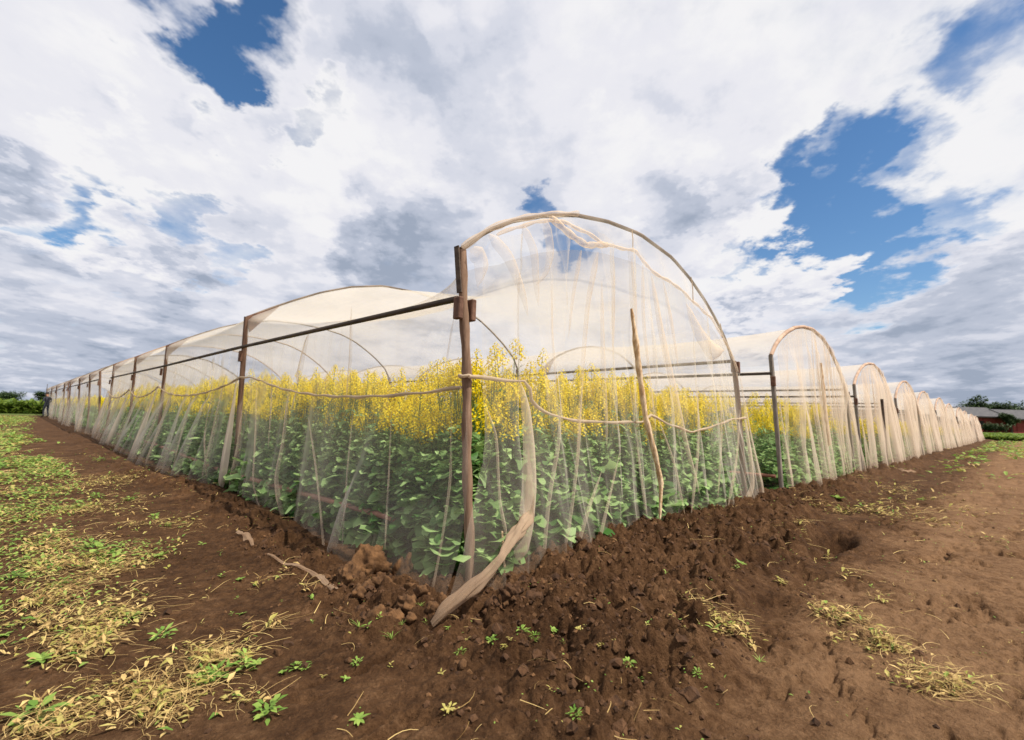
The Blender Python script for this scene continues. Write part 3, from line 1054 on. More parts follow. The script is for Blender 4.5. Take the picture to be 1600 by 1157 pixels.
    Pf = profile(x0, w, apex)
    mb = MB()
    surf(mb, end_surface(Pf, G, y0, seed, 460 if first else 220 if detail > 0.5 else 110, 60 if first else 24 if detail > 0.5 else 12, x0, w, big=first))
    if first:
        surf(mb, crown_surface(Pf, G, y0, 120, seed))
    part('end_net', mb, M_NET if first else M_NETTWO if detail >= 1 else M_NETLINE if y0 > 1 else M_NETFAR)
    mb = MB()
    G2 = G.copy()
    w2 = w
    if first:
        G2 = INNER[4:19].copy()
        G2[:, 0] += x0
        w2 = 5.7
    surf(mb, end_surface(prof(y1), G2, y1, seed + 5, 60, 14, x0, w2, sgn=1.0))
    part('end_net', mb, M_NET)
    # folds, each its own strip
    def ribbon(mb_, pts, w_, out=(0, -1, 0), depth=0.5, n=6, mt=None):
        q_ = MB()
        make_ribbon(q_, pts, w_, out, depth, 0, n)
        part('net_fold', q_, mt or (M_BAG if max(w_) > .14 else M_FOLD))

    mb = None
    if first:
        for l in ENDR:
            a = np.array(l)
            low = np.clip(1 - a[:, 1] / 2.4, 0, 1)
            ribbon(mb, np.stack([a[:, 0], -0.07 - 0.14 * low ** 1.8, a[:, 1]], 1), a[:, 2] * (1.15 if l is ENDR[0] else 1.2), (0, -1, 0), 0.22, mt=M_BAND if l is ENDR[0] else None)
        for l in SIDER:
            a = np.array(l)
            low = np.clip(1 - a[:, 1] / 1.85, 0, 1)
            xs = wallx(a[:, 0], a[:, 1]) - np.array([fl(y) for y in a[:, 0]]) * low ** lowexp(a[:, 0]) - 0.02
            ribbon(mb, np.stack([xs, a[:, 0], a[:, 1]], 1), a[:, 2], (-1, 0, 0), 0.35)
    r_ = random.Random(int(seed * 10))
    if not first:
        for q in range(int(8 if detail >= 1 else 6)):
            xa = r_.uniform(0.3, 4.3)
            za = float(np.interp(xa, HOOP[4:19, 0], HOOP[4:19, 1])) - 0.08
            xb = xa + r_.uniform(-0.35, 0.35)
            wd = r_.uniform(0.05, 0.17)
            zb = r_.choice([0.0, 0.0, 0.5, 1.1])
            zs = np.linspace(za, zb, 5)
            low = np.clip(1 - zs / 2.4, 0, 1)
            ribbon(mb, np.stack([x0 + k * (xa + (xb - xa) * np.linspace(0, 1, 5) ** 1.4), y0 - 0.07 - 0.15 * low ** 1.8, zs * kz], 1), wd * np.array([0.5, 0.9, 1, 0.9, 0.6]), (0, -1, 0), 0.3, n=4)
    # gathered bundles of cloth down the corners
    for cx_, sg in ((x0, -1), (x0 + w, 1)):
        if first and sg < 0:
            continue
        zs = np.linspace(1.75 * kz, 0.0, 7)
        xx = np.interp(zs / kz, HOOP[:5, 1], HOOP[:5, 0]) * k if sg < 0 else (np.interp(zs / kz, HOOP[:-6:-1, 1], HOOP[:-6:-1, 0]) - 4.78) * k
        ribbon(mb, np.stack([cx_ + xx + sg * 0.14 * (1 - zs / 1.9) ** 1.5, y0 - 0.05 - 0.12 * (1 - zs / 1.9) ** 2 + 0 * zs, zs], 1), np.array([0.03, 0.06, 0.10, 0.14, 0.18, 0.2, 0.12]), (0, -1, 0), 0.3)
    for ky, y in enumerate(ylist[1:], 1):
        if first:
            zs = np.linspace(1.6, 0.0, 6)
            xs = wallx(y, zs) - fl(y) * np.clip(1 - zs / 1.85, 0, 1) ** 1.4 - 0.03
            ribbon(mb, np.stack([x0 + xs, y - 0.15 + 0.3 * zs / 2 + 0 * zs, zs], 1), np.array([0.02, 0.05, 0.11, 0.16, 0.18, 0.15]) * (1 + 0.15 * ky), (-1, 0, 0), 0.35, mt=M_WRAP)
            for q in range(4):
                yq = y + r_.uniform(-2.2, 2.0)
                if yq < 5 or yq > y1 - 0.3:
                    continue
                ribbon(mb, np.stack([x0 + xs - 0.005, yq + r_.uniform(-.3, .3) * (1 - zs), zs], 1), np.array([0.03, 0.06, 0.08, 0.08, 0.10, 0.07]) * r_.uniform(0.8, 1.6), (-1, 0, 0), 0.35)
        else:
            zs = np.linspace(1.6, 0.0, 6)
            xs = np.interp(zs, HOOP[:5, 1], HOOP[:5, 0]) - fl(y) * np.clip(1 - zs / 1.85, 0, 1) ** 1.4 - 0.03
            ribbon(mb, np.stack([x0 + xs, y - 0.5 + 0.5 * zs, zs], 1), np.array([0.05, 0.08, 0.16, 0.24, 0.28, 0.2]), (-1, 0, 0), 0.35, n=3)
    # rolled seams
    def hem(pts, r=0.012):
        mb = MB()
        q = resample(np.array(pts), 60)
        q[:, 2] += 0.004 * np.sin(np.arange(60) * 1.1)
        tube(mb, q, r * (1 + 0.25 * np.sin(np.arange(60) * 0.9)), 5)
        part('seam', mb, M_HEM)
    if first:
        hem([(-0.13, -0.06, 1.35), (0.1, -0.085, 1.345), (0.38, -0.10, 1.35), (0.42, -0.12, 1.30), (0.45, -0.11, 1.19), (0.62, -0.11, 1.12), (0.87, -0.11, 1.07), (1.3, -0.11, 1.055), (1.99, -0.12, 1.06), (2.16, -0.12, 1.13), (2.6, -0.12, 1.03), (3.04, -0.12, 0.96), (3.6, -0.12, 1.03), (4.2, -0.11, 1.12), (4.66, -0.1, 1.14)], 0.013)
        for k2 in range(min(4, len(ylist) - 1)):
            ya, yb = ylist[k2], ylist[k2 + 1]
            za, zb, sg_ = (1.37, 1.52, 0.20) if k2 == 0 else (1.5, 1.5, 0.22)
            t = np.linspace(0, 1, 12)
            z = za + (zb - za) * t - sg_ * (1 - np.abs(2 * t - (0.75 if k2 == 0 else 1.0)) ** 2.2).clip(0, 1)
            x = wallx(ya + (yb - ya) * t, z) - np.array([fl(y) for y in ya + (yb - ya) * t]) * np.clip(1 - z / 1.85, 0, 1) ** lowexp(ya + (yb - ya) * t) - 0.035
            hem(np.stack([x, ya + (yb - ya) * t, z], 1), 0.012 + 0.003 * k2)
        mb = MB()
        tube(mb, [(-0.118 + .040 * math.cos(a), -.002 + .040 * math.sin(a), 1.355 + .004 * math.sin(3 * a)) for a in np.linspace(0, 6.28, 16)], 0.013, 6)
        part('tie', mb, M_HEM)
        mb = MB()
        box(mb, (-0.219, 0.0, 2.10), (0.012, 0.05, 0.33), rot=[[1, 0, -.13], [0, 1, 0], [.13, 0, 1]], bev=.002)
        part('slat', mb, M_RAIL, False)
        # light roof seam above the rail in the first bay
        t = np.linspace(0, 1, 12)
        # bunched cloth along the gather line
        mb = MB()
        g = resample(G, 90)[5:-3]
        tube(mb, np.stack([g[:, 0], np.full(len(g), y0 - 0.06), g[:, 1] + 0.006 * np.sin(np.arange(len(g)))], 1), 0.010 + 0.009 * np.abs(np.sin(np.arange(len(g)) * 0.8)), 6)
        part('gathered_edge', mb, M_FOLD)
        # ties from the gather line up to the hoop
        for xt in (1.98, 3.30, 4.10, 0.75):
            za = np.interp(xt, HOOP[4:19, 0], HOOP[4:19, 1])
            zb = np.interp(xt, G[:, 0], G[:, 1])
            mb = MB()
            tube(mb, [(xt + 0.03, y0 - 0.02, za), (xt, y0 - 0.05, (za + zb) / 2), (xt - 0.02, y0 - 0.06, zb)], 0.006, 4)
            part('tie', mb, M_HEM)
        # flap and roll of cloth wrapped round the hoop above the corner
        mb = MB()
        a = HOOP[4:9]
        q = resample(np.stack([a[:, 0], np.full(5, -0.02), a[:, 1] + 0.01], 1), 30)
        tube(mb, q, 0.023 + 0.007 * np.sin(np.arange(30) * 0.9), 7)
        q = resample(np.array([(0.70, -0.05, 2.75), (0.95, -0.07, 2.66), (1.15, -0.08, 2.62), (1.35, -0.07, 2.68), (1.5, -0.06, 2.72)]), 24)
        tube(mb, q, 0.022 + 0.012 * np.abs(np.sin(np.arange(24) * 0.7)), 7)
        part('net_roll', mb, M_FOLD)
        mb = MB()
        ribbon(mb, [(-0.14, -0.05, 2.27), (-0.06, -0.06, 2.17), (-0.1, -0.07, 1.98)], [0.18, 0.15, 0.03], (0, -1, 0), 0.2, mt=M_BAG)
        ribbon(mb, [(0.0, -0.06, 2.40), (0.2, -0.07, 2.28), (0.35, -0.08, 2.02), (0.4, -0.09, 1.85)], [0.1, 0.12, 0.08, 0.02], (0, -1, 0), 0.25, mt=M_BAG)
        ribbon(mb, [(0.35, -0.06, 2.58), (0.48, -0.07, 2.4), (0.50, -0.08, 2.1), (0.52, -0.09, 1.95)], [0.08, 0.10, 0.07, 0.02], (0, -1, 0), 0.25, mt=M_BAG)
        ribbon(mb, [(0.62, -0.06, 2.7), (0.68, -0.07, 2.45), (0.62, -0.08, 2.25), (0.5, -0.08, 2.12)], [0.12, 0.10, 0.05, 0.02], (0, -1, 0), 0.25, mt=M_BAG)
        # the loose corner of the cloth, twisted into a rope and pegged in the soil
        mb = MB()
        def zpt(px, py, z):
            r_0 = ray(px, py)
            return CAMP + r_0 * ((z - CAMP[2]) / r_0[2])
        tail = np.array([(0.40, -0.13, 0.86), (0.40, -0.15, 0.68), (0.385, -0.17, 0.52), (0.34, -0.20, 0.40), zpt(782, 872, 0.30), zpt(765, 892, 0.25), zpt(745, 911, 0.215), zpt(725, 928, 0.18), zpt(708, 942, 0.155), zpt(694, 955, 0.13), zpt(684, 967, 0.10), zpt(676, 976, 0.075)])
        tr = [0.004, 0.012, 0.022, 0.032, 0.040, 0.042, 0.037, 0.029, 0.019, 0.027, 0.038, 0.036, 0.018]
        n_, m_ = 28, 72
        q = resample(tail, m_)
        r0 = np.interp(np.linspace(0, 1, m_), np.linspace(0, 1, len(tr)), tr)
        tan = np.gradient(q, axis=0)
        tan /= np.linalg.norm(tan, axis=1)[:, None]
        V = np.zeros((m_, n_ + 1, 3))
        for i in range(m_):
            a_ = np.cross(tan[i], (0, 0, 1))
            a_ /= np.linalg.norm(a_)
            b_ = np.cross(tan[i], a_)
            for j in range(n_ + 1):
                th = 2 * math.pi * j / n_
                rr_ = r0[i] * (1 + 0.30 * math.sin(3 * th + i * 0.24) + 0.08 * math.sin(11 * th + i * .35) + 0.13 * math.sin(7 * th - i * 0.26) + 0.07 * math.sin(i * 0.9 + 2 * th))
                V[i, j] = q[i] + rr_ * (a_ * math.cos(th) + b_ * 0.75 * math.sin(th))
        surf(mb, V)
        part('twisted_net_corner', mb, M_TWIST, lab='twisted rope of cloth pulled from the corner into the soil')
    return root


NEAR_Y = [0.0, 5.1, 10.5, 14.3, 18.7]
tunnel(0.0, 4.78, 3.04, NEAR_Y, 'large near net tunnel with its end cloth gathered under the bare hoop', first=True, detail=2, seed=1.3)
tunnel(6.25, 4.70, 2.88, [0.0, 4.8, 9.6, 14.4, 18.7], 'second net tunnel along the row, grey corner post and short stake at its end', seed=4.1, detail=1, post_mat=M_GREY)
row = [(11.75, 4.75, 2.70, 'third tunnel', 'third net tunnel of the row, dark pole standing in the middle of its pale end'),
       (16.75, 4.55, 2.55, '', 'fourth net tunnel of the row, pale end beside the third one with the dark pole'),
       (21.6, 4.5, 2.46, '', 'fifth net tunnel counted along the row from the corner post'),
       (26.4, 4.4, 2.40, '', 'sixth net tunnel counted along the row from the corner post'),
       (31.2, 4.4, 2.30, '', 'seventh net tunnel of the row, well before the red barn'),
       (36.2, 4.4, 2.22, '', 'eighth net tunnel of the row, small pale end towards the red barn'),
       (41.2, 4.4, 2.15, '', 'ninth net tunnel of the row, third from its far end'),
       (46.2, 4.4, 2.05, '', 'tenth net tunnel of the row, last but one before the green strip'),
       (51.6, 4.6, 2.0, '', 'farthest net tunnel of the row, last before the green strip and red barn')]
for k, (x, w, a, _, lab) in enumerate(row):
    tunnel(x, w, a, [0.0 - 0.05 * (k % 2), 6.2, 12.4, 18.7], lab, seed=6.7 + 2.9 * k, detail=0.6 if k < 2 else 0.4, lowrail=False, post_mat=M_GREY)
tunnel(-0.1, 4.78, 2.98, [19.5, 23.0, 27.0, 32.5], 'middle net tunnel behind the large near one, cloth pulled into slanting folds', seed=11.1, detail=0.6, lowrail=False)
tunnel(-0.1, 4.78, 2.98, [33.6, 36.5, 44.0, 50.0, 58.0], 'farthest net tunnel in line behind the large near one, beside the standing person', seed=15.4, detail=0.6, lowrail=False)

# ------------------------------------------------------------------ rapeseed
def leaf(mb, base, azim, length, width, lift, droop, mi, tint, lobes=False, seg=4, r=random):
    """A leaf as a folded, arched blade with a wavy rim."""
    d = np.array([math.cos(azim), math.sin(azim), 0])
    s = np.array([-math.sin(azim), math.cos(azim), 0])
    vs = []
    tw = r.uniform(-0.5, 0.5)
    for i in range(seg + 1):
        t = i / seg
        c = base + d * length * t * math.cos(lift * (1 - t)) + np.array([0, 0, length * (math.sin(lift) * t - droop * t * t)])
        w_ = width * 0.5 * (math.sin(math.pi * min(1, t * 0.86 + 0.12)) ** 0.8)
        if lobes:
            w_ *= (1.15 if i % 2 else 0.75) * r.uniform(0.8, 1.2)
            if t < 0.3:
                w_ *= 0.35
        up = np.array([0, 0, 1]) * (0.22 * w_ + r.uniform(-.1, .1) * w_)
        sd_ = s * math.cos(tw * t) + np.array([0, 0, 1]) * math.sin(tw * t)
        vs += [c - sd_ * w_ + up, c, c + sd_ * w_ + up]
    fs = []
    for i in range(seg):
        a = i * 3
        fs += [(a, a + 1, a + 4, a + 3), (a + 1, a + 2, a + 5, a + 4)]
    mb.add(np.array(vs), fs, mi, tint)


def leaves(mb, base, azim, length, width, lift, droop, mi, tint, rs, seg=2, rnd=False):
    """Many leaves in one go: arrays of N values each."""
    n = len(base)
    d = np.stack([np.cos(azim), np.sin(azim), 0 * azim], 1)
    s = np.stack([-np.sin(azim), np.cos(azim), 0 * azim], 1)
    Z = np.array([0, 0, 1.0])
    tw = rs.uniform(-.6, .6, n)
    rows = []
    for i in range(seg + 1):
        t = i / seg
        c = base + d * (length * t * np.cos(lift * (1 - t)))[:, None] + Z * (length * (np.sin(lift) * t - droop * t * t))[:, None]
        w_ = width * 0.5 * (math.sin(math.pi * min(1, t * 0.86 + 0.12)) ** 0.8)
        if rnd:      # short stalk, round lobed blade
            w_ = width * .62 * (0.10 if i == 0 else max(.12, math.sin(math.pi * min(1, .12 + t * .80)) ** .55)) * rs.uniform(.8, 1.2, n)
        up = Z * (w_ * rs.uniform(.1, .35, n))[:, None]
        sd_ = s * np.cos(tw * t)[:, None] + Z * np.sin(tw * t)[:, None]
        rows += [c - sd_ * w_[:, None] + up, c, c + sd_ * w_[:, None] + up]
    V = np.stack(rows, 1)
    k = V.shape[1]
    f = []
    for i in range(seg):
        a = i * 3
        f += [(a, a + 1, a + 4, a + 3), (a + 1, a + 2, a + 5, a + 4)]
    F = (np.array(f)[None] + (np.arange(n) * k)[:, None, None]).reshape(-1, 4)
    mb.add(V.reshape(-1, 3), F, np.repeat(np.broadcast_to(mi, (n,)), len(f)), np.repeat(np.clip(tint, 0, 1), k))


def straws(mb, base, azim, length, width, rise, curl, mi, tint, rs, seg=4):
    """Many curved stalks, flat ribbons that bend sideways."""
    n = len(base)
    rows = []
    a = azim.copy()
    p = base.copy()
    for i in range(seg + 1):
        d = np.stack([np.cos(a), np.sin(a), 0 * a], 1)
        s = np.stack([-np.sin(a), np.cos(a), 0.3 + 0 * a], 1)
        w_ = (width * (1 - .5 * i / seg))[:, None]
        rows += [p - s * w_, p + s * w_]
        p = p + d * (length / seg)[:, None]
        p[:, 2] += (rise * length / seg) * np.cos(i / seg * 3.0)
        a = a + curl * rs.uniform(.5, 1.5, n) / seg
    V = np.stack(rows, 1)
    k = V.shape[1]
    f = [(2 * i, 2 * i + 1, 2 * i + 3, 2 * i + 2) for i in range(seg)]
    F = (np.array(f)[None] + (np.arange(n) * k)[:, None, None]).reshape(-1, 4)
    mb.add(V.reshape(-1, 3), F, np.repeat(np.broadcast_to(mi, (n,)), len(f)), np.repeat(np.clip(tint, 0, 1), k))


def rapeseed(r, low=False, height=None):
    """Returns three builders: stems, foliage, blossom."""
    st, fo, bl = MB(), MB(), MB()
    H = height or r.choice([r.uniform(1.18, 1.42), r.uniform(1.40, 1.68)])
    lean = np.array([r.uniform(-.07, .07), r.uniform(-.07, .07), 0])
    tips = [(np.array([0, 0, 0.0]), np.array([0, 0, H]) + lean)]
    pts = [np.array([0, 0, 0.]), np.array([0, 0, H * .4]) + lean * .2, np.array([0, 0, H * .75]) + lean * .6, tips[0][1]]
    tube(st, pts, [0.009, 0.007, 0.004, 0.002], 3, 0, 0.4, cap=False)
    nb = 4 if low else 7
    heads = [(pts[2], tips[0][1])]
    for k in range(nb):
        z0 = H * r.uniform(0.42, 0.72)
        a = r.uniform(0, 6.28)
        ln = r.uniform(0.3, 0.5) * (H - z0 + 0.3)
        b0 = np.array([0, 0, z0]) + lean * z0 / H
        b2 = b0 + np.array([math.cos(a) * ln * .40, math.sin(a) * ln * .40, 0]) + np.array([0, 0, H * r.uniform(0.87, 1.0) - z0])
        b1 = b0 + (b2 - b0) * np.array([.75, .75, .45])
        tube(st, [b0, b1, b2], [0.005, 0.0035, 0.0018], 3, 0, 0.5, cap=False)
        heads.append((b1, b2))
        if not low:
            leaf(fo, b0, a + r.uniform(-.4, .4), r.uniform(.08, .15), r.uniform(.018, .035), r.uniform(0.2, .9), .2, 0, r.uniform(0.2, 0.7), seg=2, r=r)
    # racemes
    for b1, b2 in heads:
        d = b2 - b1
        ln = np.linalg.norm(d)
        d = d / (ln + 1e-9)
        L_ = r.uniform(0.10, 0.22)
        nbl = 11 if low else int(20 + L_ * 150)
        for q in range(nbl):
            t = q / nbl
            a = q * 2.4 + r.uniform(-.4, .4)
            rad = (0.056 * (1 - t) ** 0.6 + 0.008) * r.uniform(.7, 1.25)
            c = b2 - d * (L_ * (1 - t) - 0.02) + np.array([math.cos(a) * rad, math.sin(a) * rad, 0.008])
            s = (0.0165 if not low else 0.030) * r.uniform(.75, 1.2) * (1 - 0.45 * t ** 2)
            n = np.array([math.cos(a), math.sin(a), r.uniform(0.3, 1.2)])
            n /= np.linalg.norm(n)
            u = np.cross(n, (0.3, 0.2, 1))
            u /= np.linalg.norm(u)
            v = np.cross(n, u)
            ph = r.uniform(0, 1.5)
            u, v = u * math.cos(ph) + v * math.sin(ph), -u * math.sin(ph) + v * math.cos(ph)
            bl.add([c - u * s, c - v * s * .4 + n * .002, c + u * s, c + v * s * .4 + n * .002], [(0, 1, 2, 3)], 0, r.uniform(0.1, 0.9))
            bl.add([c - v * s, c - u * s * .4 - n * .002, c + v * s, c + u * s * .4 - n * .002], [(0, 1, 2, 3)], 0, r.uniform(0.1, 0.9))
        if not low:
            # bare pods or stalklets under the blossom
            for q in range(5):
                a = r.uniform(0, 6.28)
                c = b2 - d * (L_ + r.uniform(0, .10))
                tube(st, [c, c + np.array([math.cos(a) * .045, math.sin(a) * .045, .03])], [.0016, .0012], 3, 0, .6, cap=False)
    # big grey-green leaves low down, narrow ones above
    nl = 10 if low else 34
    for q in range(nl):
        z = H * (0.03 + 0.72 * (q / nl) ** 1.0)
        a = q * 2.4 + r.uniform(-.5, .5)
        f = 1 - 0.55 * q / nl
        leaf(fo, np.array([0, 0, z]) + lean * z / H, a, r.uniform(.13, .30) * f + .03, r.uniform(.09, .20) * f, r.uniform(0.2, 1.2), r.uniform(.2, 1.0), 0, float(np.clip(r.gauss(0.5, .28), 0, 1)), lobes=True, seg=3 if low else 5, r=r)
    return st, fo, bl


RP = random.Random(11)
PROTO = [rapeseed(RP) for _ in range(9)]
PROTO_LOW = [rapeseed(RP, True, RP.uniform(1.12, 1.42)) for _ in range(5)]
PM = []
for st, fo, bl in PROTO:
    PM.append((st.mesh('rapeseed stem', M_STEM), fo.mesh('rapeseed foliage', M_LEAF), bl.mesh('rapeseed blossom', M_FLOW, False)))


def rape_plant(x, y, k, rz, sc, label):
    root = bpy.data.objects.new('rapeseed_plant', None)
    COL.objects.link(root)
    root.location = (x, y, float(ground_h(np.array([x]), np.array([y]))[0]) - 0.01)
    root.rotation_euler = (0, 0, rz)
    root.scale = (sc, sc, sc)
    root['label'] = label
    root['category'] = 'rapeseed plant'
    root['group'] = 'rapeseed plants nearest the corner of the near tunnel'
    for nm, me in zip(('stem', 'foliage', 'blossom'), PM[k]):
        link(nm, me, root)
    return root


near_pts = []
for _ in range(4000):
    x, y = RP.uniform(0.20, 4.5), RP.uniform(0.16, 5.0)
    if not ((y < 0.62 and x < 4.4) or (x < 0.58)):
        continue
    if any((x - a) ** 2 + (y - b) ** 2 < 0.13 ** 2 for a, b in near_pts):
        continue
    near_pts.append((x, y))
    if len(near_pts) >= 200:
        break
for k, (x, y) in enumerate(near_pts):
    if x < 0.58 and y >= 0.62:
        lb = 'yellow-flowering rapeseed plant close behind the shaded long cloth of the near tunnel'
    else:
        lb = 'yellow-flowering rapeseed plant close behind the sunlit end cloth of the near tunnel'
    rape_plant(x, y, RP.randrange(9), RP.uniform(0, 6.28), RP.uniform(0.86, 1.02) * (1.10 if x + y < 1.1 else 1.0), lb)


def crop(name, label, x0, x1, y0, y1, rim, dens, dens_in, low=True, skip=None, hs=1.0, sides='fl'):
    """All the further rapeseed of one tunnel, too dense to count: one object."""
    pts = []
    def fill(a0, a1, b0, b1, dn, lowp):
        n = int(max(0, (a1 - a0) * (b1 - b0) * dn))
        for _ in range(n):
            pts.append((RP.uniform(a0, a1), RP.uniform(b0, b1), lowp))
    fill(x0, x1, y0, y0 + rim, dens, low)
    fill(x0, x0 + rim, y0 + rim, y1, dens, low)
    fill(x0 + rim, x1, y0 + rim, y1, dens_in, True)
    vs, fs, mi, ts, n = [], [], [], [], 0
    cache = {}
    for x, y, lp in pts:
        if skip and skip(x, y):
            continue
        src = PROTO_LOW if lp else PROTO
        k = RP.randrange(len(src))
        key = (lp, k)
        if key not in cache:
            a = [m.arrays() for m in src[k]]
            o, V_, F_, M_, T_ = 0, [], [], [], []
            for q, (v, f, _, t) in enumerate(a):
                f = np.where(f >= 0, f + o, f)
                V_.append(v); F_.append(f); M_.append(np.full(len(f), q)); T_.append(t)
                o += len(v)
            cache[key] = [np.concatenate(z) for z in (V_, F_, M_, T_)]
        v, f, m, t = cache[key]
        th, sc = RP.uniform(0, 6.28), RP.uniform(.84, 1.08) * hs
        c, s = math.cos(th), math.sin(th)
        v = v @ np.array([[c, s, 0], [-s, c, 0], [0, 0, 1]]) * sc + np.array([x, y, 0.0])
        vs.append(v); fs.append(np.where(f >= 0, f + n, -1)); mi.append(m); ts.append(t)
        n += len(v)
    me = to_mesh(name, np.concatenate(vs), np.concatenate(fs), np.concatenate(mi), np.concatenate(ts), [M_STEM, M_LEAF, M_FLOW], True)
    return link(name, me, label=label, cat='rapeseed crop', kind='stuff')


crop('rapeseed_crop', 'dense flowering rapeseed filling the large near tunnel', 0.15, 4.55, 0.5, 18.4, 1.1, 19, 4.5, low=False, skip=lambda x, y: (y < 5.0 and x < 0.58) or y < 0.62)
crop('rapeseed_crop', 'flowering rapeseed filling the second tunnel of the row', 6.45, 10.6, 0.15, 18.4, 0.9, 13, 2.5, low=False)
for k, (x, w, a, _, lab) in enumerate(row[:7]):
    crop('rapeseed_crop', 'flowering rapeseed inside the ' + ['third', 'fourth', 'fifth', 'sixth', 'seventh', 'eighth', 'ninth'][k] + ' tunnel of the row', x + .2, x + w - .2, .15, 5.0 if k < 3 else 3.0, .8, 11, 3.5, hs=a / 3.0)
crop('rapeseed_crop', 'flowering rapeseed inside the middle tunnel in line behind the near one', 0.1, 4.4, 19.7, 32.3, .8, 11, 2.2)
crop('rapeseed_crop', 'flowering rapeseed inside the farthest tunnel in line behind the near one', 0.1, 4.4, 33.8, 57.8, .8, 10, 1.5)


def foliage_fill(label, n, x0, x1, y0, y1, seed, flare=0.3):
    """Lower leaves pressed against the cloth along the front and the side of a tunnel."""
    r = np.random.default_rng(seed)
    mb = MB()
    for part_, cnt in (('front', int(n * (x1 - x0) / ((x1 - x0) + (y1 - y0) * .6))), ('side', n)):
        if part_ == 'side':
            cnt = n - int(n * (x1 - x0) / ((x1 - x0) + (y1 - y0) * .6))
        along = r.random(cnt)
        z = r.random(cnt) ** 1.25 * (.62 + .85 * fbm(along * (x1 - x0 if part_ == 'front' else y1 - y0) * 2.5, along * 0 + 3, seed + 9, 3))
        into = r.random(cnt) ** 1.3 * .42 - flare * .55 * np.clip(1 - z / .9, 0, 1)
        if part_ == 'front':
            x, y = x0 + along * (x1 - x0), y0 + into
            az = -math.pi / 2 + r.normal(0, .9, cnt)
        else:
            x, y = x0 + into, y0 + along ** 1.4 * (y1 - y0)
            az = math.pi + r.normal(0, .9, cnt)
        clump = fbm(x * 7 + y * 7, z * 6, seed, 3)
        k = r.random(cnt) < sstep(.30, .5, clump)
        x, y, z, az = x[k], y[k], z[k], az[k]
        m = len(x)
        big = np.clip(1.1 - z * .92, .15, 1)
        leaves(mb, np.stack([x, y, z], 1), az, np.exp(r.normal(-2.12, .33, m)) * big, np.exp(r.normal(-2.25, .35, m)) * big, r.uniform(-.1, 1.0, m), r.uniform(.1, .8, m), 0, r.normal(.50, .42, m) + 1.4 * (clump[k] - .55), r, seg=4, rnd=True)
    return link('rapeseed_foliage', mb.mesh('rapeseed_foliage', M_LEAF), label=label, cat='rapeseed leaves', kind='stuff')


foliage_fill('dense grey-green lower leaves of the rapeseed pressed against the near tunnel cloth', 21000, 0.05, 4.5, 0.12, 17.0, 5)
foliage_fill('dense lower rapeseed leaves behind the cloth of the second tunnel', 5000, 6.4, 10.7, 0.12, 9.0, 6)

# ------------------------------------------------------------------ stakes
def stake(pts, rads, label, lab2=None, cat='wooden stake', mt=M_STAKE, group=None):
    mb = MB()
    q = resample(np.array(pts, float), 26)
    base = q[-1].copy()
    base[2] = 0
    rr_ = np.interp(np.linspace(0, 1, 26), np.linspace(0, 1, len(rads)), rads) * (1 + 0.14 * np.sin(np.arange(26) * 1.9))
    tube(mb, q - base, rr_, 7)
    return link('wooden_stake', mb.mesh('wooden_stake', mt, True), loc=tuple(base), label=label, cat=cat, group=group)


stake([(1.75, -0.17, 2.13), (1.79, -0.18, 1.9), (1.83, -0.19, 1.6), (1.90, -0.22, 1.1), (2.0, -0.26, 0.75), (2.06, -0.28, 0.5), (1.99, -0.30, 0.20)], [0.012, 0.030, 0.027, 0.027, 0.026, 0.024, 0.010],
      'long crooked bleached stake leaning on the end cloth of the large near tunnel')
tw = 0.7
stake([(8.2, -0.16, 2.2), (8.22, -0.17, 1.75), (8.2, -0.19, 1.2), (8.22, -.21, .7)], [0.02, 0.032, 0.028, .02], 'short bleached stake held against the end cloth of the second tunnel')
mbp = MB()
tube(mbp, [(0, 0, 0), (0.04, 0, .9), (0, 0, 1.78)], [0.035, 0.03, 0.035], 7)
link('pole', mbp.mesh('pole', M_RAIL), loc=(13.7, -0.17, -0.02), label='dark upright pole in the middle of the third tunnel end', cat='pole')
p = gpt(789, 903)
stake([(p[0] - 0.02, p[1] + 0.02, 0.30), (p[0] - 0.01, p[1] + 0.01, 0.15), (p[0], p[1], p[2] - 0.02)], [0.007, 0.008, 0.008], 'thin pale yellow peg stuck in the soil beside the twisted cloth', cat='peg')


# ------------------------------------------------------------------ clods
def lump(mb, c, r, seed, sq=0.75, n=14, m=9, mi=0):
    q = np.random.default_rng(seed)
    th = np.linspace(0, 2 * math.pi, n, endpoint=False)
    ph = np.linspace(0, math.pi, m)
    T, Pp = np.meshgrid(th, ph, indexing='ij')
    d = np.stack([np.cos(T) * np.sin(Pp), np.sin(T) * np.sin(Pp), np.cos(Pp)], -1)
    f = np.ones_like(T)
    for _ in range(9):
        k = q.normal(size=3) * q.uniform(1.5, 5)
        f += 0.10 * np.sin(d @ k + q.uniform(0, 6))
    for _ in range(6):
        k = _unit(q.normal(size=3))
        cut = q.uniform(.62, .95)
        pr = d @ k
        f = np.where(pr * f > cut, cut / np.maximum(pr, .3), f)
    f[:, 0] = f[:, 0].mean()
    f[:, -1] = f[:, -1].mean()
    v = d * f[..., None] * r * np.array([1, q.uniform(.7, 1), sq])
    fs = []
    for i in range(n):
        for j in range(m - 1):
            a, b = i * m + j, ((i + 1) % n) * m + j
            fs.append((a, a + 1, b + 1, b))
    mb.add(v.reshape(-1, 3) + np.asarray(c), fs, mi)


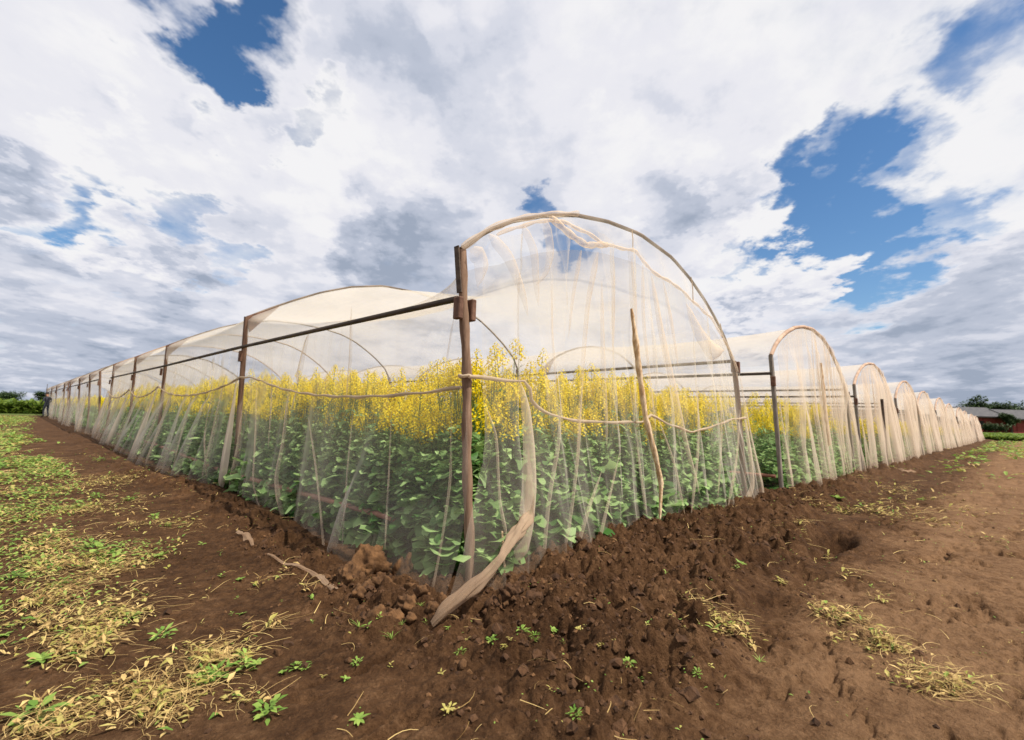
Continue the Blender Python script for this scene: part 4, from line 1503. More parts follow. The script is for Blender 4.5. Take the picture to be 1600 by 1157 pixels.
big_clods = [(577, 878, 62, 'rounded orange-brown clod, highest of the heap beside the tunnel wall'),
             (628, 890, 34, 'tall narrow clod standing upright in the heap beside the corner'),
             (546, 908, 40, 'orange clod at the foot of the rounded one, nearest the cloth scrap'),
             (613, 938, 30, None), (636, 942, 34, 'square-faced sunlit clod in the middle of the heap'), (657, 934, 22, None), (676, 950, 22, None), (592, 955, 26, None), (612, 965, 20, None), (600, 912, 36, None),
             (575, 915, 26, None), (645, 920, 22, None), (690, 935, 20, None), (560, 930, 22, None), (640, 968, 18, None), (725, 968, 16, None), (745, 975, 18, None), (770, 950, 26, None), (800, 942, 30, None), (835, 925, 28, None),
             (722, 1042, 12, 'small smooth pebble-like clod lying alone below the twisted cloth'), (435, 1020, 11, 'small orange clod lying alone on the bare soil among seedlings')]
for k, (px, py, sz, lab) in enumerate(big_clods):
    p = gpt(px, py + sz * 0.3)
    dist = np.linalg.norm(p - CAMP)
    r = sz / 2 * dist / 800 * (0.95 if sz < 60 else 0.9)
    mb = MB()
    lump(mb, (0, 0, r * 0.35), r, 100 + k, sq=1.25 if k == 1 else 0.85, n=(44 if sz > 29 else 22), m=(28 if sz > 29 else 14))
    v, f, mi, t = mb.arrays()
    nn = (vnoise(v[:, 0] * 60 + k, v[:, 1] * 60 + v[:, 2] * 45, 5) - .5) * 0.30 * r + (vnoise(v[:, 0] * 25 + k, v[:, 1] * 25 + v[:, 2] * 22, 9) - .5) * 0.18 * r + (vnoise(v[:, 0] * 130 + k, v[:, 1] * 130 + v[:, 2] * 105, 6) - .5) * 0.22 * r
    v = v + v / (np.linalg.norm(v, axis=1)[:, None] + 1e-6) * nn[:, None]
    link('soil_clod', to_mesh('soil_clod', v, f, mi, t, M_CLOD if k not in (15, 16, 17, 18, 19) else M_CLODD, True), loc=tuple(p), rz=k * 1.3, label=lab or 'small rough soil clod in the dug heap around the tunnel corner', cat='clod', group='clods heaped around the tunnel corner')

# loose crumbs over the dug bank: far too many to count
mb = MB()
rc = np.random.default_rng(5)
cx_, cy_ = rc.uniform(-1.8, 9, 90000), rc.uniform(-2.4, 7.5, 90000)
_a, _b, _c, cl_, ins_, _w = ground_parts(cx_, cy_)
dd_ = np.hypot(cx_ - CAMP[0], cy_ - CAMP[1])
ok = (ins_ < .2) & (rc.random(90000) < cl_ ** 1.3 * .95 + .06) & (rc.random(90000) < (3.0 / np.maximum(dd_, 3)) ** 1.2)
cx_, cy_ = cx_[ok][:6500], cy_[ok][:6500]
cz_ = ground_h(cx_, cy_)
BASE_ = np.array([(1, 0, 0), (0, 1, 0), (-1, 0, 0), (0, -1, 0), (.1, 0, 1), (.6, .6, .5), (-.6, .5, .6), (-.5, -.6, .5), (.6, -.5, .4)])
FT_ = [(0, 5, 8), (0, 1, 5), (1, 6, 5), (1, 2, 6), (2, 7, 6), (2, 3, 7), (3, 8, 7), (3, 0, 8), (5, 6, 4), (6, 7, 4), (7, 8, 4), (8, 5, 4)]
for x, y, z in zip(cx_, cy_, cz_):
    r = float(np.clip(rc.lognormal(-4.75, 0.6), 0.004, 0.04))
    v = BASE_ * rc.uniform(.6, 1.25, (9, 3)) * r
    th = rc.uniform(0, 6.28)
    v = v @ np.array([[math.cos(th), math.sin(th), 0], [-math.sin(th), math.cos(th), 0], [0, 0, 1]])
    mb.add(v + (x, y, z - r * 0.1), FT_, int(rc.random() < 0.22))
link('soil_crumbs', mb.mesh('soil_crumbs', [M_CLODD, M_CLOD], False), kind='stuff', label='loose brown soil crumbs strewn over the dug bank', cat='soil')


# ------------------------------------------------------------------ cloth scraps on the soil
def scrap(pix, widths, label, seed):
    P = np.array([gpt(a, b) for a, b in pix])
    base = P[0].copy()
    n = 26
    q = resample(P, n)
    q[:, 2] = ground_h(q[:, 0], q[:, 1]) + 0.018 + 0.006 * np.sin(np.arange(n) * .7 + seed)
    w_ = np.interp(np.linspace(0, 1, n), np.linspace(0, 1, len(widths)), widths) * 0.75
    for kk in range(2):
        q[1:-1, 2] = (q[:-2, 2] + q[1:-1, 2] + q[2:, 2]) / 3
    tan = np.gradient(q, axis=0)
    tan /= np.linalg.norm(tan, axis=1)[:, None]
    sd_ = np.cross(tan, (0, 0, 1))
    V = np.zeros((n, 9, 3))
    for j in range(9):
        a = -1 + j / 4
        V[:, j] = q + sd_ * (w_ * a / 2 * (1 + .25 * np.sin(np.arange(n) * .55 + j * .4 + seed)))[:, None]
        V[:, j, 2] += 0.35 * w_ * (1 - abs(a)) * (0.5 + 0.5 * np.sin(np.arange(n) * .5 + seed)) + 0.004 * np.sin(j * 2.1 + np.arange(n) * .8)
    mb = MB()
    surf(mb, V - base)
    return link('cloth_scrap', mb.mesh('cloth_scrap', M_TWIST), loc=tuple(base), label=label, cat='scrap')


scrap([(418, 867), (440, 880), (465, 888), (490, 903), (522, 920)], [0.02, 0.05, 0.045, 0.065, 0.055], 'long crumpled strip of beige cloth lying on the soil', 1)
scrap([(371, 834), (382, 842), (395, 858)], [0.06, 0.09, 0.02], 'short torn piece of beige cloth lying above the long strip', 2)
scrap([(1408, 738), (1424, 737)], [0.16, 0.22], 'small pale rag lying on the soil before the third and fourth tunnels', 3)


# ------------------------------------------------------------------ weeds and straw
def weed_mesh(r, kind):
    mb = MB()
    n = {'rosette': 8, 'seedling': 5, 'tuft': 12, 'bushy': 22}[kind]
    for q in range(n):
        a = q * 2.4 + r.uniform(-.3, .3)
        if kind == 'rosette':
            leaf(mb, np.array([0, 0, .004]), a, r.uniform(.05, .085), r.uniform(.022, .036), r.uniform(.3, .7), .3, 0, r.uniform(.2, .9), seg=3, r=r)
        elif kind == 'seedling':
            leaf(mb, np.array([0, 0, .01 * q]), a, r.uniform(.035, .06), r.uniform(.012, .022), r.uniform(.4, .9), .35, 0, r.uniform(.3, 1), seg=3, r=r)
        elif kind == 'tuft':
            leaf(mb, np.array([0, 0, 0]), a, r.uniform(.06, .11), .007, r.uniform(.7, 1.3), .3, 0, r.uniform(.3, .9), seg=3, r=r)
        else:
            b = np.array([math.cos(a), math.sin(a), 0]) * r.uniform(0, .06) + np.array([0, 0, r.uniform(0, .07)])
            leaf(mb, b, a, r.uniform(.04, .075), r.uniform(.022, .04), r.uniform(.1, .8), .3, 0, r.uniform(.1, 1), seg=2, r=r)
    return mb


RW = random.Random(3)
WM = {}
for kd in ('rosette', 'seedling', 'tuft', 'bushy'):
    for y_ in (0, 1):
        WM[kd, y_] = [weed_mesh(RW, kd).mesh('weed ' + kd, M_WEEDY if y_ else M_WEED) for _ in range(3)]

weeds = [  # pixel in the photograph, width in pixels, kind, yellowish, label
    (250, 866, 34, 'rosette', 0, 'bright broad-leaved weed standing out at the straw rim'), (316, 850, 16, 'seedling', 0, 'small pale seedling on bare soil below the tunnel wall'), (345, 865, 18, 'seedling', 0, 'small weed above the long cloth strip end'),
    (228, 930, 12, 'seedling', 0, None), (370, 935, 10, 'seedling', 0, None), (362, 960, 10, 'seedling', 0, None), (374, 906, 20, 'rosette', 0, 'pale forked weed halfway between straw and cloth strip'), (345, 902, 14, 'seedling', 0, None),
    (440, 939, 10, 'seedling', 0, None), (487, 945, 18, 'rosette', 0, 'small weed just under the end of the long cloth strip'), (378, 957, 22, 'rosette', 0, 'low rosette weed left alone on smooth soil'), (315, 975, 10, 'seedling', 1, None),
    (488, 973, 12, 'seedling', 0, None), (520, 961, 9, 'seedling', 0, None), (545, 958, 10, 'seedling', 0, None), (560, 985, 22, 'tuft', 0, None), (575, 990, 20, 'seedling', 0, None), (612, 998, 26, 'tuft', 0, 'spiky grey-green weed under the clod heap'), (590, 985, 16, 'seedling', 0, None),
    (628, 975, 14, 'tuft', 0, None), (655, 970, 14, 'tuft', 0, None), (665, 985, 14, 'seedling', 0, None), (380, 1040, 50, 'bushy', 0, 'leafy weed clump between straw and bare soil'), (400, 1035, 30, 'rosette', 0, None), (340, 1055, 46, 'bushy', 0, None), (310, 1062, 40, 'bushy', 0, None),
    (465, 1040, 34, 'bushy', 0, 'round-leaved weed patch on the bare soil below the heap'), (442, 1050, 20, 'rosette', 0, None), (478, 1043, 20, 'rosette', 0, None), (558, 1036, 22, 'bushy', 0, None), (505, 1058, 14, 'seedling', 1, None), (540, 1060, 20, 'rosette', 0, None),
    (720, 1025, 20, 'bushy', 0, None), (768, 1020, 24, 'bushy', 0, None), (787, 1035, 18, 'bushy', 1, None), (815, 1000, 24, 'bushy', 0, None), (835, 1003, 26, 'bushy', 0, None), (845, 1015, 18, 'bushy', 1, None), (862, 980, 26, 'rosette', 0, 'bright green weed lit by the sun in front of the end cloth'), (865, 986, 16, 'seedling', 0, None),
    (765, 1002, 14, 'seedling', 1, None), (798, 993, 12, 'seedling', 1, None), (880, 1010, 12, 'seedling', 0, None), (905, 1000, 14, 'bushy', 1, None), (915, 985, 12, 'bushy', 1, None), (975, 1022, 26, 'rosette', 0, None), (982, 1035, 24, 'bushy', 0, None), (1000, 1055, 18, 'bushy', 0, None), (940, 1010, 20, 'bushy', 1, None), (960, 1045, 14, 'seedling', 1, None),
    (980, 1058, 14, 'seedling', 0, None), (1157, 878, 22, 'rosette', 0, 'bright seedling on the cloddy bank before the end cloth'), (1150, 888, 14, 'seedling', 0, None), (1025, 905, 18, 'seedling', 0, None), (1040, 903, 12, 'seedling', 0, None), (1218, 915, 20, 'bushy', 1, 'yellow-green tuft on the smooth path'), (1187, 1028, 20, 'tuft', 0, 'small grassy tuft at the edge of the smooth path'),
    (1312, 785, 26, 'rosette', 0, 'bright green weed below the second tunnel on the bank'), (1345, 790, 16, 'seedling', 0, None), (1295, 870, 18, 'seedling', 1, None), (1447, 876, 10, 'seedling', 0, None), (1362, 917, 10, 'seedling', 0, None), (1018, 968, 16, 'seedling', 0, None), (1010, 980, 12, 'seedling', 1, None), (1035, 960, 14, 'seedling', 0, None),
    (1050, 968, 12, 'seedling', 1, None), (65, 1030, 44, 'rosette', 0, 'grey-green rosette weed alone on bare soil within the straw'), (8, 992, 30, 'rosette', 0, None), (150, 858, 46, 'bushy', 0, None), (165, 868, 40, 'bushy', 0, None), (175, 880, 36, 'bushy', 0, None), (140, 850, 30, 'bushy', 0, None), (185, 862, 26, 'rosette', 0, None), (160, 995, 30, 'bushy', 0, None),
    (255, 990, 40, 'bushy', 0, 'grey-green weed on the soil strip between two straw patches'), (205, 965, 30, 'bushy', 0, None), (92, 915, 30, 'bushy', 0, None), (20, 900, 34, 'bushy', 0, None), (155, 720, 20, 'bushy', 0, None), (180, 722, 16, 'bushy', 0, None), (150, 775, 20, 'bushy', 0, None), (170, 745, 16, 'seedling', 0, None), (205, 780, 24, 'bushy', 0, None), (240, 808, 18, 'bushy', 0, None), (262, 820, 16, 'bushy', 0, None),
    (700, 985, 12, 'seedling', 0, None), (730, 1000, 12, 'seedling', 1, None), (610, 1040, 14, 'seedling', 1, None), (690, 1052, 16, 'seedling', 1, None), (860, 1060, 14, 'seedling', 1, None), (1110, 1040, 14, 'seedling', 1, None), (1070, 1000, 12, 'seedling', 1, None), (1090, 1060, 18, 'bushy', 0, None), (1130, 870, 10, 'seedling', 0, None), (1440, 780, 12, 'bushy', 0, None),
    (60, 1110, 60, 'bushy', 0, None), (420, 1110, 50, 'bushy', 0, None), (560, 1120, 30, 'rosette', 0, None), (700, 1110, 30, 'bushy', 1, None), (900, 1120, 26, 'bushy', 0, None)]
for k, (px, py, wd, kd, yl, lab) in enumerate(weeds):
    p = gpt(px, py + wd * 0.15)
    dist = np.linalg.norm(p - CAMP)
    real = wd * dist / 800
    nat = {'rosette': .13, 'seedling': .085, 'tuft': .12, 'bushy': .17}[kd]
    if lab is None:
        where = 'beside the yellow straw' if px < 420 else 'on the dug bank before the tunnel end' if px > 700 else 'on bare soil below the clod heap'
        look = {'rosette': 'flat broad-leaved', 'seedling': 'tiny few-leaved', 'tuft': 'spiky thin-leaved', 'bushy': 'low many-leaved'}[kd]
        marks = [(190, 975, 'the thick pale straw mound'), (250, 866, 'the bright broad-leaved weed'), (435, 1020, 'the lone orange clod'), (470, 895, 'the long cloth strip'), (600, 920, 'the clod heap'), (722, 1042, 'the pebble-like lone clod'),
                 (690, 965, 'the end of the twisted cloth'), (1160, 960, 'the edge of the dug bank'), (1310, 850, 'the dug hollow'), (1325, 985, 'the tangled straw heap'), (65, 1030, 'the grey-green rosette on bare soil'), (30, 1130, 'the lowest straw litter'), (360, 1050, 'the tangled yellow vines'),
                 (200, 720, 'the shaded long cloth'), (862, 980, 'the bright sunlit weed'), (1020, 900, 'the sunlit end cloth'), (940, 1000, 'the yellowish weed cluster'), (610, 990, 'the spiky weed under the heap'), (160, 860, 'the straw below the weed carpet'), (560, 1100, 'the bare soil lowest of all'), (1400, 900, 'the dents of the path')]
        mk = min(marks, key=lambda q: math.hypot(q[0] - px, (q[1] - py) * 1.6))
        lab_ = ('yellowish ' if yl else 'green ') + look + (' weed just beside ' if math.hypot(mk[0] - px, mk[1] - py) < 45 else ' weed a little off ') + mk[2]
    else:
        lab_ = lab
    o = link('weed', WM[kd, yl][k % 3], loc=tuple(p), rz=k * 0.9, label=lab_, cat='weed', group='weeds on the bare soil ' + kd + (' beside straw' if px < 420 else ' by the bank' if px > 700 else ' by the heap') + (' yellowed' if yl else ''))
    s = real / nat * (0.62 if px < 420 else 0.72)
    jr = random.Random(k * 7 + 1)
    o.scale = (s * jr.uniform(.75, 1.25), s * jr.uniform(.75, 1.25), s * jr.uniform(.7, 1.3))
    o.rotation_euler = (jr.uniform(-.25, .25), jr.uniform(-.25, .25), k * 0.9)

by_label = {}
for o in list(COL.objects):
    if o.get('category') == 'weed':
        by_label.setdefault(o['label'], []).append(o)
for lb_, os_ in by_label.items():
    os_.sort(key=lambda q: (q.location - cam.matrix_world.translation).length)
    nm_ = {2: ['nearer one', 'farther one'], 3: ['nearest one', 'middle one', 'farthest one'], 4: ['nearest one', 'second nearest', 'third nearest', 'farthest one']}.get(len(os_))
    if nm_ and len(lb_.split()) <= 14:
        for o, w_ in zip(os_, nm_):
            o['label'] = lb_ + ', ' + w_


def patch_mask(x, y, blobs):
    m = np.zeros_like(x)
    for bx, by, ax, ay, th, a in blobs:
        dx, dy = x - bx, y - by
        u, v = dx * math.cos(th) + dy * math.sin(th), -dx * math.sin(th) + dy * math.cos(th)
        m = np.maximum(m, a * np.exp(-((u / ax) ** 2 + (v / ay) ** 2) ** 1.3))
    return m


def straw_stuff(name, label, centre, radii, th, n, seed, leafy=0.35, size=1.0, hgt=0.05, dens=None):
    r = np.random.default_rng(seed)
    ab = r.normal(size=(n * 5, 2)) * 0.5
    ab = ab[(ab ** 2).sum(1) < 1.4]
    x = centre[0] + ab[:, 0] * radii[0] * math.cos(th) - ab[:, 1] * radii[1] * math.sin(th)
    y = centre[1] + ab[:, 0] * radii[0] * math.sin(th) + ab[:, 1] * radii[1] * math.cos(th)
    if dens is not None:
        k = r.random(len(x)) < dens(x, y)
        x, y = x[k], y[k]
    x, y = x[:n], y[:n]
    n = len(x)
    pile = fbm(x * 5, y * 5, seed, 3)
    z = ground_h(x, y) + r.random(n) ** 1.6 * hgt * (0.3 + 1.4 * pile) + 0.003
    P = np.stack([x, y, z], 1)
    lf = r.random(n) < leafy
    mb = MB()
    k = int(lf.sum())
    if k:
        leaves(mb, P[lf], r.uniform(0, 6.28, k), r.uniform(.02, .055, k) * size, r.uniform(.008, .024, k) * size, r.uniform(-.2, .9, k), r.uniform(.1, .7, k), (r.random(k) > .6).astype(int) + (r.random(k) > .82).astype(int), r.normal(.5, .35, k), r)
    m = n - k
    if m:
        straws(mb, P[~lf], r.uniform(0, 6.28, m), r.uniform(.05, .20, m) * size, r.uniform(.0007, .0017, m) * size, r.uniform(0, .35, m), r.normal(0, 1.3, m), 0, r.normal(.45, .35, m), r)
    return link(name, mb.mesh(name, [M_STRAW, M_WEEDY, M_WEED], False), kind='stuff', label=label, cat='straw')


def carpet(name, label, poly_fn, x0, x1, y0, y1, n, seed, mats, cat, smin=.02, smax=.05, falloff=2.2, straws_=0.0):
    r = np.random.default_rng(seed)
    xs, ys = [], []
    tot = 0
    while tot < n:
        x, y = r.uniform(x0, x1, 6000), r.uniform(y0, y1, 6000)
        d = np.hypot(x - CAMP[0], y - CAMP[1])
        keep = r.random(6000) < poly_fn(x, y) * np.minimum(1, (falloff / d) ** 1.1)
        xs.append(x[keep]); ys.append(y[keep])
        tot += keep.sum()
    x, y = np.concatenate(xs)[:n], np.concatenate(ys)[:n]
    n = len(x)
    z = ground_h(x, y)
    d = np.hypot(x - CAMP[0], y - CAMP[1])
    gr = np.clip(d / 4.5, 1, 4)
    tone = fbm(x * 2.5, y * 2.5, seed, 3)
    mb = MB()
    P = np.stack([x, y, z + r.random(n) ** 1.5 * .05 * gr ** .4], 1)
    st_ = r.random(n) < straws_
    k = ~st_
    m = int(k.sum())
    g = gr[k]
    leaves(mb, P[k], r.uniform(0, 6.28, m), r.uniform(smin, smax, m) * g, r.uniform(smin, smax, m) * .6 * g, r.uniform(-.1, .8, m), r.uniform(.2, .5, m), np.where(r.random(m) < .80 + .6 * (tone[k] - .5), 0, 2), tone[k] + r.normal(0, .25, m), r)
    m = n - m
    if m:
        straws(mb, P[st_], r.uniform(0, 6.28, m), r.uniform(.05, .15, m) * gr[st_] ** .7, .0018 * gr[st_], r.uniform(0, .4, m), r.normal(0, 1.2, m), 1, r.random(m), r)
    return link(name, mb.mesh(name, mats, False), kind='stuff', label=label, cat=cat)


def left_green(x, y):
    # boundary of the weedy ground away from the tunnel wall
    e = np.interp(y, [-1, 0.2, 1.0, 2.5, 5, 8, 12, 20, 35, 50], [-2.6, -2.05, -1.75, -1.62, -1.55, -1.55, -1.7, -1.9, -1.6, -1.2])
    n_ = fbm(x * 1.6, y * 0.9, 301, 4)
    m = sstep(0.15, -0.35, x - e + (n_ - .5) * 1.6)
    holes = sstep(0.30, 0.50, fbm(x * 2.2 + 3, y * 1.4, 311, 4))
    road = 1 - 0.85 * np.exp(-((y - 30) / 12.0) ** 2) * (fbm(x * .7, y * .25, 321, 3) < 0.55)
    return m * (0.12 + 0.88 * holes) * road


carpet('weed_carpet', 'dense low green weeds covering the field edge away from the tunnel wall', lambda x, y: left_green(x, y) * sstep(0.3, 2.0, y + (fbm(x * 2, y * 2, 333, 3) - .5) * 1.5), -9, -1.0, 0.2, 48, 56000, 41, [M_WEED, M_STRAW, M_WEEDY], 'weeds', .015, .036, 4.5, straws_=0.12)

left_straw = [(60, 880, 150, 60), (150, 850, 110, 40), (60, 960, 130, 40), (190, 975, 90, 55), (120, 1010, 100, 40), (260, 1050, 110, 28), (200, 1075, 120, 30), (340, 1020, 60, 30), (40, 930, 110, 40), (160, 900, 100, 30), (100, 800, 120, 25), (120, 760, 100, 18), (30, 1140, 130, 30), (300, 1110, 110, 30), (20, 860, 80, 40)]
lab_s = ['yellow straw and dry leaves in the widest patch on the weedy side', 'dry straw tangled with green weeds uphill of the widest patch', 'dry straw band across the soil below the widest patch', 'thick pale straw mound with dry curled leaves', 'straw thinly spread between two soil strips',
         'tangled yellow vines and straw at the very bottom corner', 'straw litter beside the tangled vines', 'loose straw loops ending at the bare soil', 'straw band under the green rosette', 'straw mixed with fresh weeds near the bright broad-leaved weed', 'thin straw among the green weeds further up', 'orange dry litter behind the weeds',
         'straw litter lowest at the picture rim', 'straw litter next to the leafy weed clump', 'straw beside the weed carpet']
for k, (px, py, rx, ry) in enumerate(left_straw):
    p = gpt(px, py)
    q = gpt(px + rx, py)
    q2 = gpt(px, py - ry)
    dx = np.linalg.norm((q - p)[:2])
    dy = np.linalg.norm((q2 - p)[:2])
    th = math.atan2(q[1] - p[1], q[0] - p[0])
    n = int(min(2000, 200 + 1500 * dx * dy) * (0.5 if py < 905 else 1.0))
    straw_stuff('dry_straw', lab_s[k], p, (dx * 1.0, dy * 1.0), th, n, 500 + k, leafy=.55 if k in (3, 0) else .4, size=.85 + .1 * np.linalg.norm(p - CAMP) / 3, hgt=.035,
                dens=lambda x, y: 0.06 + 0.94 * sstep(0.44, 0.62, fbm(x * 3.0, y * 3.0, 77, 4, .6)))

right_straw = [(1290, 740 + 58, 60, 5, 'thin yellow straw line under the second tunnel'), (1270, 838, 20, 10, 'small straw bundle hanging at the rim of the dug hollow'), (1325, 800, 50, 7, 'yellow straw streak above the dug hollow'), (1395, 806, 60, 8, 'long straw streak with green stems on the path'), (1440, 815, 30, 6, 'end of the straw streak, drooping to the path'),
               (1420, 772, 45, 6, 'pale straw streak before the fourth tunnel'), (1375, 765, 30, 7, 'straw wisps above the long streak'), (1500, 800, 40, 5, 'orange straw streak on the far side of the path'), (1400, 790, 45, 4, 'thin straw between two streaks'), (1520, 732, 40, 3, 'faint distant straw streak on the path'), (1545, 843, 14, 4, 'tiny orange straw wisp alone on the path'),
               (1325, 985, 45, 24, 'tangled yellow straw heap on the smooth path'), (1370, 1015, 40, 20, 'straw trailing down from the tangled heap'), (1420, 1050, 48, 10, 'flat spread of straw below the tangled heap'), (1140, 985, 34, 18, 'yellow withered weeds hanging over the edge of the bank'), (1110, 972, 28, 8, 'withered stalks lying on the bank above the hollow'), (1330, 900, 14, 3, 'small orange straw ring on the path'),
               (1365, 940, 24, 4, 'thin scattering of straw in the middle of the path'), (425, 908, 12, 10, 'lone dry stalk on the bare soil'), (430, 975, 14, 6, 'small wisp of dry leaves on bare soil'), (475, 928, 18, 4, 'few yellow straws near the cloth strip'), (405, 985, 24, 6, 'thin yellow stalks on bare soil'), (1480, 1075, 80, 12, 'straw litter lowest on the path'), (1480, 705, 60, 5, 'faint yellow litter before the small far tunnels')]
for k, (px, py, rx, ry, lab) in enumerate(right_straw):
    p = gpt(px, py)
    q = gpt(px + rx, py)
    q2 = gpt(px, py - ry)
    dx = np.linalg.norm((q - p)[:2])
    dy = np.linalg.norm((q2 - p)[:2])
    th = math.atan2(q[1] - p[1], q[0] - p[0])
    dd = np.linalg.norm(p - CAMP)
    straw_stuff('dry_straw', lab, p, (dx, dy), th, int(np.clip(rx * ry * 0.30, 22, 330)), 700 + k, leafy=.4, size=.5 + .12 * dd, hgt=.02 + .008 * dd, dens=lambda x, y: .08 + .92 * sstep(.42, .58, fbm(x * 5.0, y * 5.0, 79, 4, .6)))

# sparse tiny seedlings and litter over the bare soil
carpet('litter', 'tiny seedlings and straw bits scattered over the bare soil', lambda x, y: 0.5 * (fbm(x * 3, y * 3, 401, 3) > .54) * (1 - sstep(-.3, 0, x) * sstep(-.3, 0, y)), -2.5, 14, -3, 12, 1500, 43, [M_WEED, M_STRAW, M_WEEDY], 'litter', .007, .018, 2.6, straws_=.3)
# greener, littered verge on the far path
carpet('path_weeds', 'low weeds and yellow litter on the path before the far tunnels', lambda x, y: 1.0 * (fbm(x * .5, y * 1.2, 411, 3) > .5) * sstep(10, 20, x), 9, 70, -7, -0.9, 2600, 44, [M_WEED, M_STRAW, M_WEEDY], 'weeds', .03, .07, 30, straws_=.3)


# ------------------------------------------------------------------ fields, trees, barn, person
def field(name, label, x0, x1, y0, y1, n, hgt, seed, size, edge=0.3):
    r = np.random.default_rng(seed)
    mb = MB()
    x, y = r.uniform(x0, x1, n), r.uniform(y0, y1, n)
    e = r.random(n) < .45
    if name == 'green_crop':
        y[e] = y0 + np.abs(r.normal(size=e.sum())) * (y1 - y0) * .08
    else:
        x[e] = x0 + np.abs(r.normal(size=e.sum())) * (x1 - x0) * .08
    h = hgt * r.uniform(.55, 1.05, n) * (.85 + .3 * vnoise(x * .2, y * .2, seed))
    for q in range(4):
        leaves(mb, np.stack([x + r.normal(size=n) * .1, y + r.normal(size=n) * .1, h * r.uniform(0, .75, n)], 1), r.uniform(0, 6.28, n), size * r.uniform(.6, 1.3, n), size * r.uniform(.25, .5, n), r.uniform(.3, 1.3, n), np.full(n, .3), 0, r.normal(.5, .3, n), r)
    return link(name, mb.mesh(name, M_CROP, False), kind='stuff', label=label, cat='crop')


field('green_crop', 'tall green field crop behind the weedy ground by the farthest tunnel', -30, 6, 60, 100, 15000, 1.22, 61, .6)
field('green_strip', 'low green crop strip between the row of tunnels and the red barn', 60, 96, -16, 5, 6500, .34, 62, .42)

mb = MB()
for gx0, gx1, gy0, gy1 in ((-34, 9, 61, 190),):
    nx_, ny_ = 80, 120
    X, Y = np.meshgrid(np.linspace(gx0, gx1, nx_), np.linspace(gy0, gy1, ny_), indexing='ij')
    e = np.minimum(np.minimum(X - gx0, gx1 - X), np.minimum(Y - gy0, gy1 - Y))
    Z = 0.95 * sstep(0, .8, e) + .45 * (fbm(X * 1.5, Y * 1.5, 8, 3) - .3)
    mb.add(np.stack([X, Y, Z * sstep(-.1, .5, e)], -1).reshape(-1, 3), grid_faces(nx_, ny_), 0, fbm(X * 1.2, Y * 1.2, 9, 3).ravel())
link('green_crop', mb.mesh('green_crop', M_CROP, False), kind='stuff', label='closed canopy of the tall green crop running to the horizon', cat='crop')


def tree(loc, h, w, seed, label, n=900, ls=.5):
    r = random.Random(seed)
    root = bpy.data.objects.new('tree', None)
    COL.objects.link(root)
    root.location = loc
    root['label'] = label
    root['category'] = 'tree'
    root['group'] = 'trees behind the fields'
    mb = MB()
    tube(mb, [(0, 0, -.3), (0.05 * h, 0, h * .3), (0, .03 * h, h * .7)], [.05 * h, .035 * h, .012 * h], 7)
    ends = []
    for k in range(9):
        a, z0 = r.uniform(0, 6.28), h * r.uniform(.2, .55)
        e = np.array([math.cos(a) * w * r.uniform(.25, .45), math.sin(a) * w * r.uniform(.25, .45), h * r.uniform(.45, .92)])
        tube(mb, [(0, 0, z0), tuple(e * (.5, .5, .5) + np.array([0, 0, z0 * .5])), tuple(e)], [.018 * h, .012 * h, .004 * h], 4)
        ends.append(e)
    link('trunk', mb.mesh('trunk', M_BARK), root)
    mb = MB()
    ends += [np.array([0, 0, h * .8]), np.array([0, 0, h * .6])]
    rad = [r.uniform(.14, .24) * w for _ in ends]
    g = np.random.default_rng(seed)
    q = g.integers(0, len(ends), n)
    d = g.normal(size=(n, 3)) * (1, 1, .8)
    d = d / np.linalg.norm(d, axis=1)[:, None] * (np.array(rad)[q] * g.uniform(.5, 1.05, n))[:, None]
    leaves(mb, np.array(ends)[q] + d, g.uniform(0, 6.28, n), ls * g.uniform(.5, 1.2, n), np.full(n, ls * .6), g.uniform(-.5, 1, n), np.full(n, .3), 0, g.normal(.5, .3, n), g)
    link('crown', mb.mesh('crown', M_TREE, False), root)


def far(px, py, depth):
    r = ray(px, py)
    c = CAMM.T @ r
    p = CAMP + r / -c[2] * depth
    return np.array([p[0], p[1], 0.0])


TL = [(1462, 165, 7.0, 7, 'narrow dark tree showing over the tops of the small far tunnels'), (1475, 168, 7.0, 8, 'low dark tree just over the far tunnels, nearest to them'), (1505, 172, 8.0, 10, 'round tree behind the near end of the barn roof'), (1528, 172, 11.0, 9, 'tallest tree behind the barn, rising over the roof'), (1543, 175, 8.5, 9, 'tree beside the tallest one behind the barn roof'),
      (1560, 175, 8.5, 10, 'broad tree behind the middle of the barn roof'), (1577, 170, 8.5, 9, 'tree rising behind the gap between the two barns'), (1592, 175, 9.0, 11, 'tree behind the second barn at the picture rim'), (1615, 175, 9.0, 11, None)]
for k, (px, dp, h, w, lab) in enumerate(TL):
    if lab:
        tree(tuple(far(px, 670, dp)), h * 1.05, w * 1.15, 40 + k, lab, 2000, .85)
tree(tuple(far(1581, 672, 116)), 4.6, 3.4, 71, 'dark leafy tree standing in the gap between the two red barns', 2200, .45)
tree(tuple(far(1556, 675, 112)), 1.7, 4.2, 72, 'low dark bush in front of the red barn wall', 1500, .4)
for k, (px, h, w, dp, lab) in enumerate([(3, 4.9, 8, 230, 'dark tree cut by the picture rim over the green crop'), (17, 4.6, 9, 230, 'small round tree on the horizon over the green crop'), (66, 5.6, 6, 230, 'small tree on the horizon just beside the standing person')]):
    tree(tuple(far(px, 630, dp)), h, w, 90 + k, lab, 1100, .9)

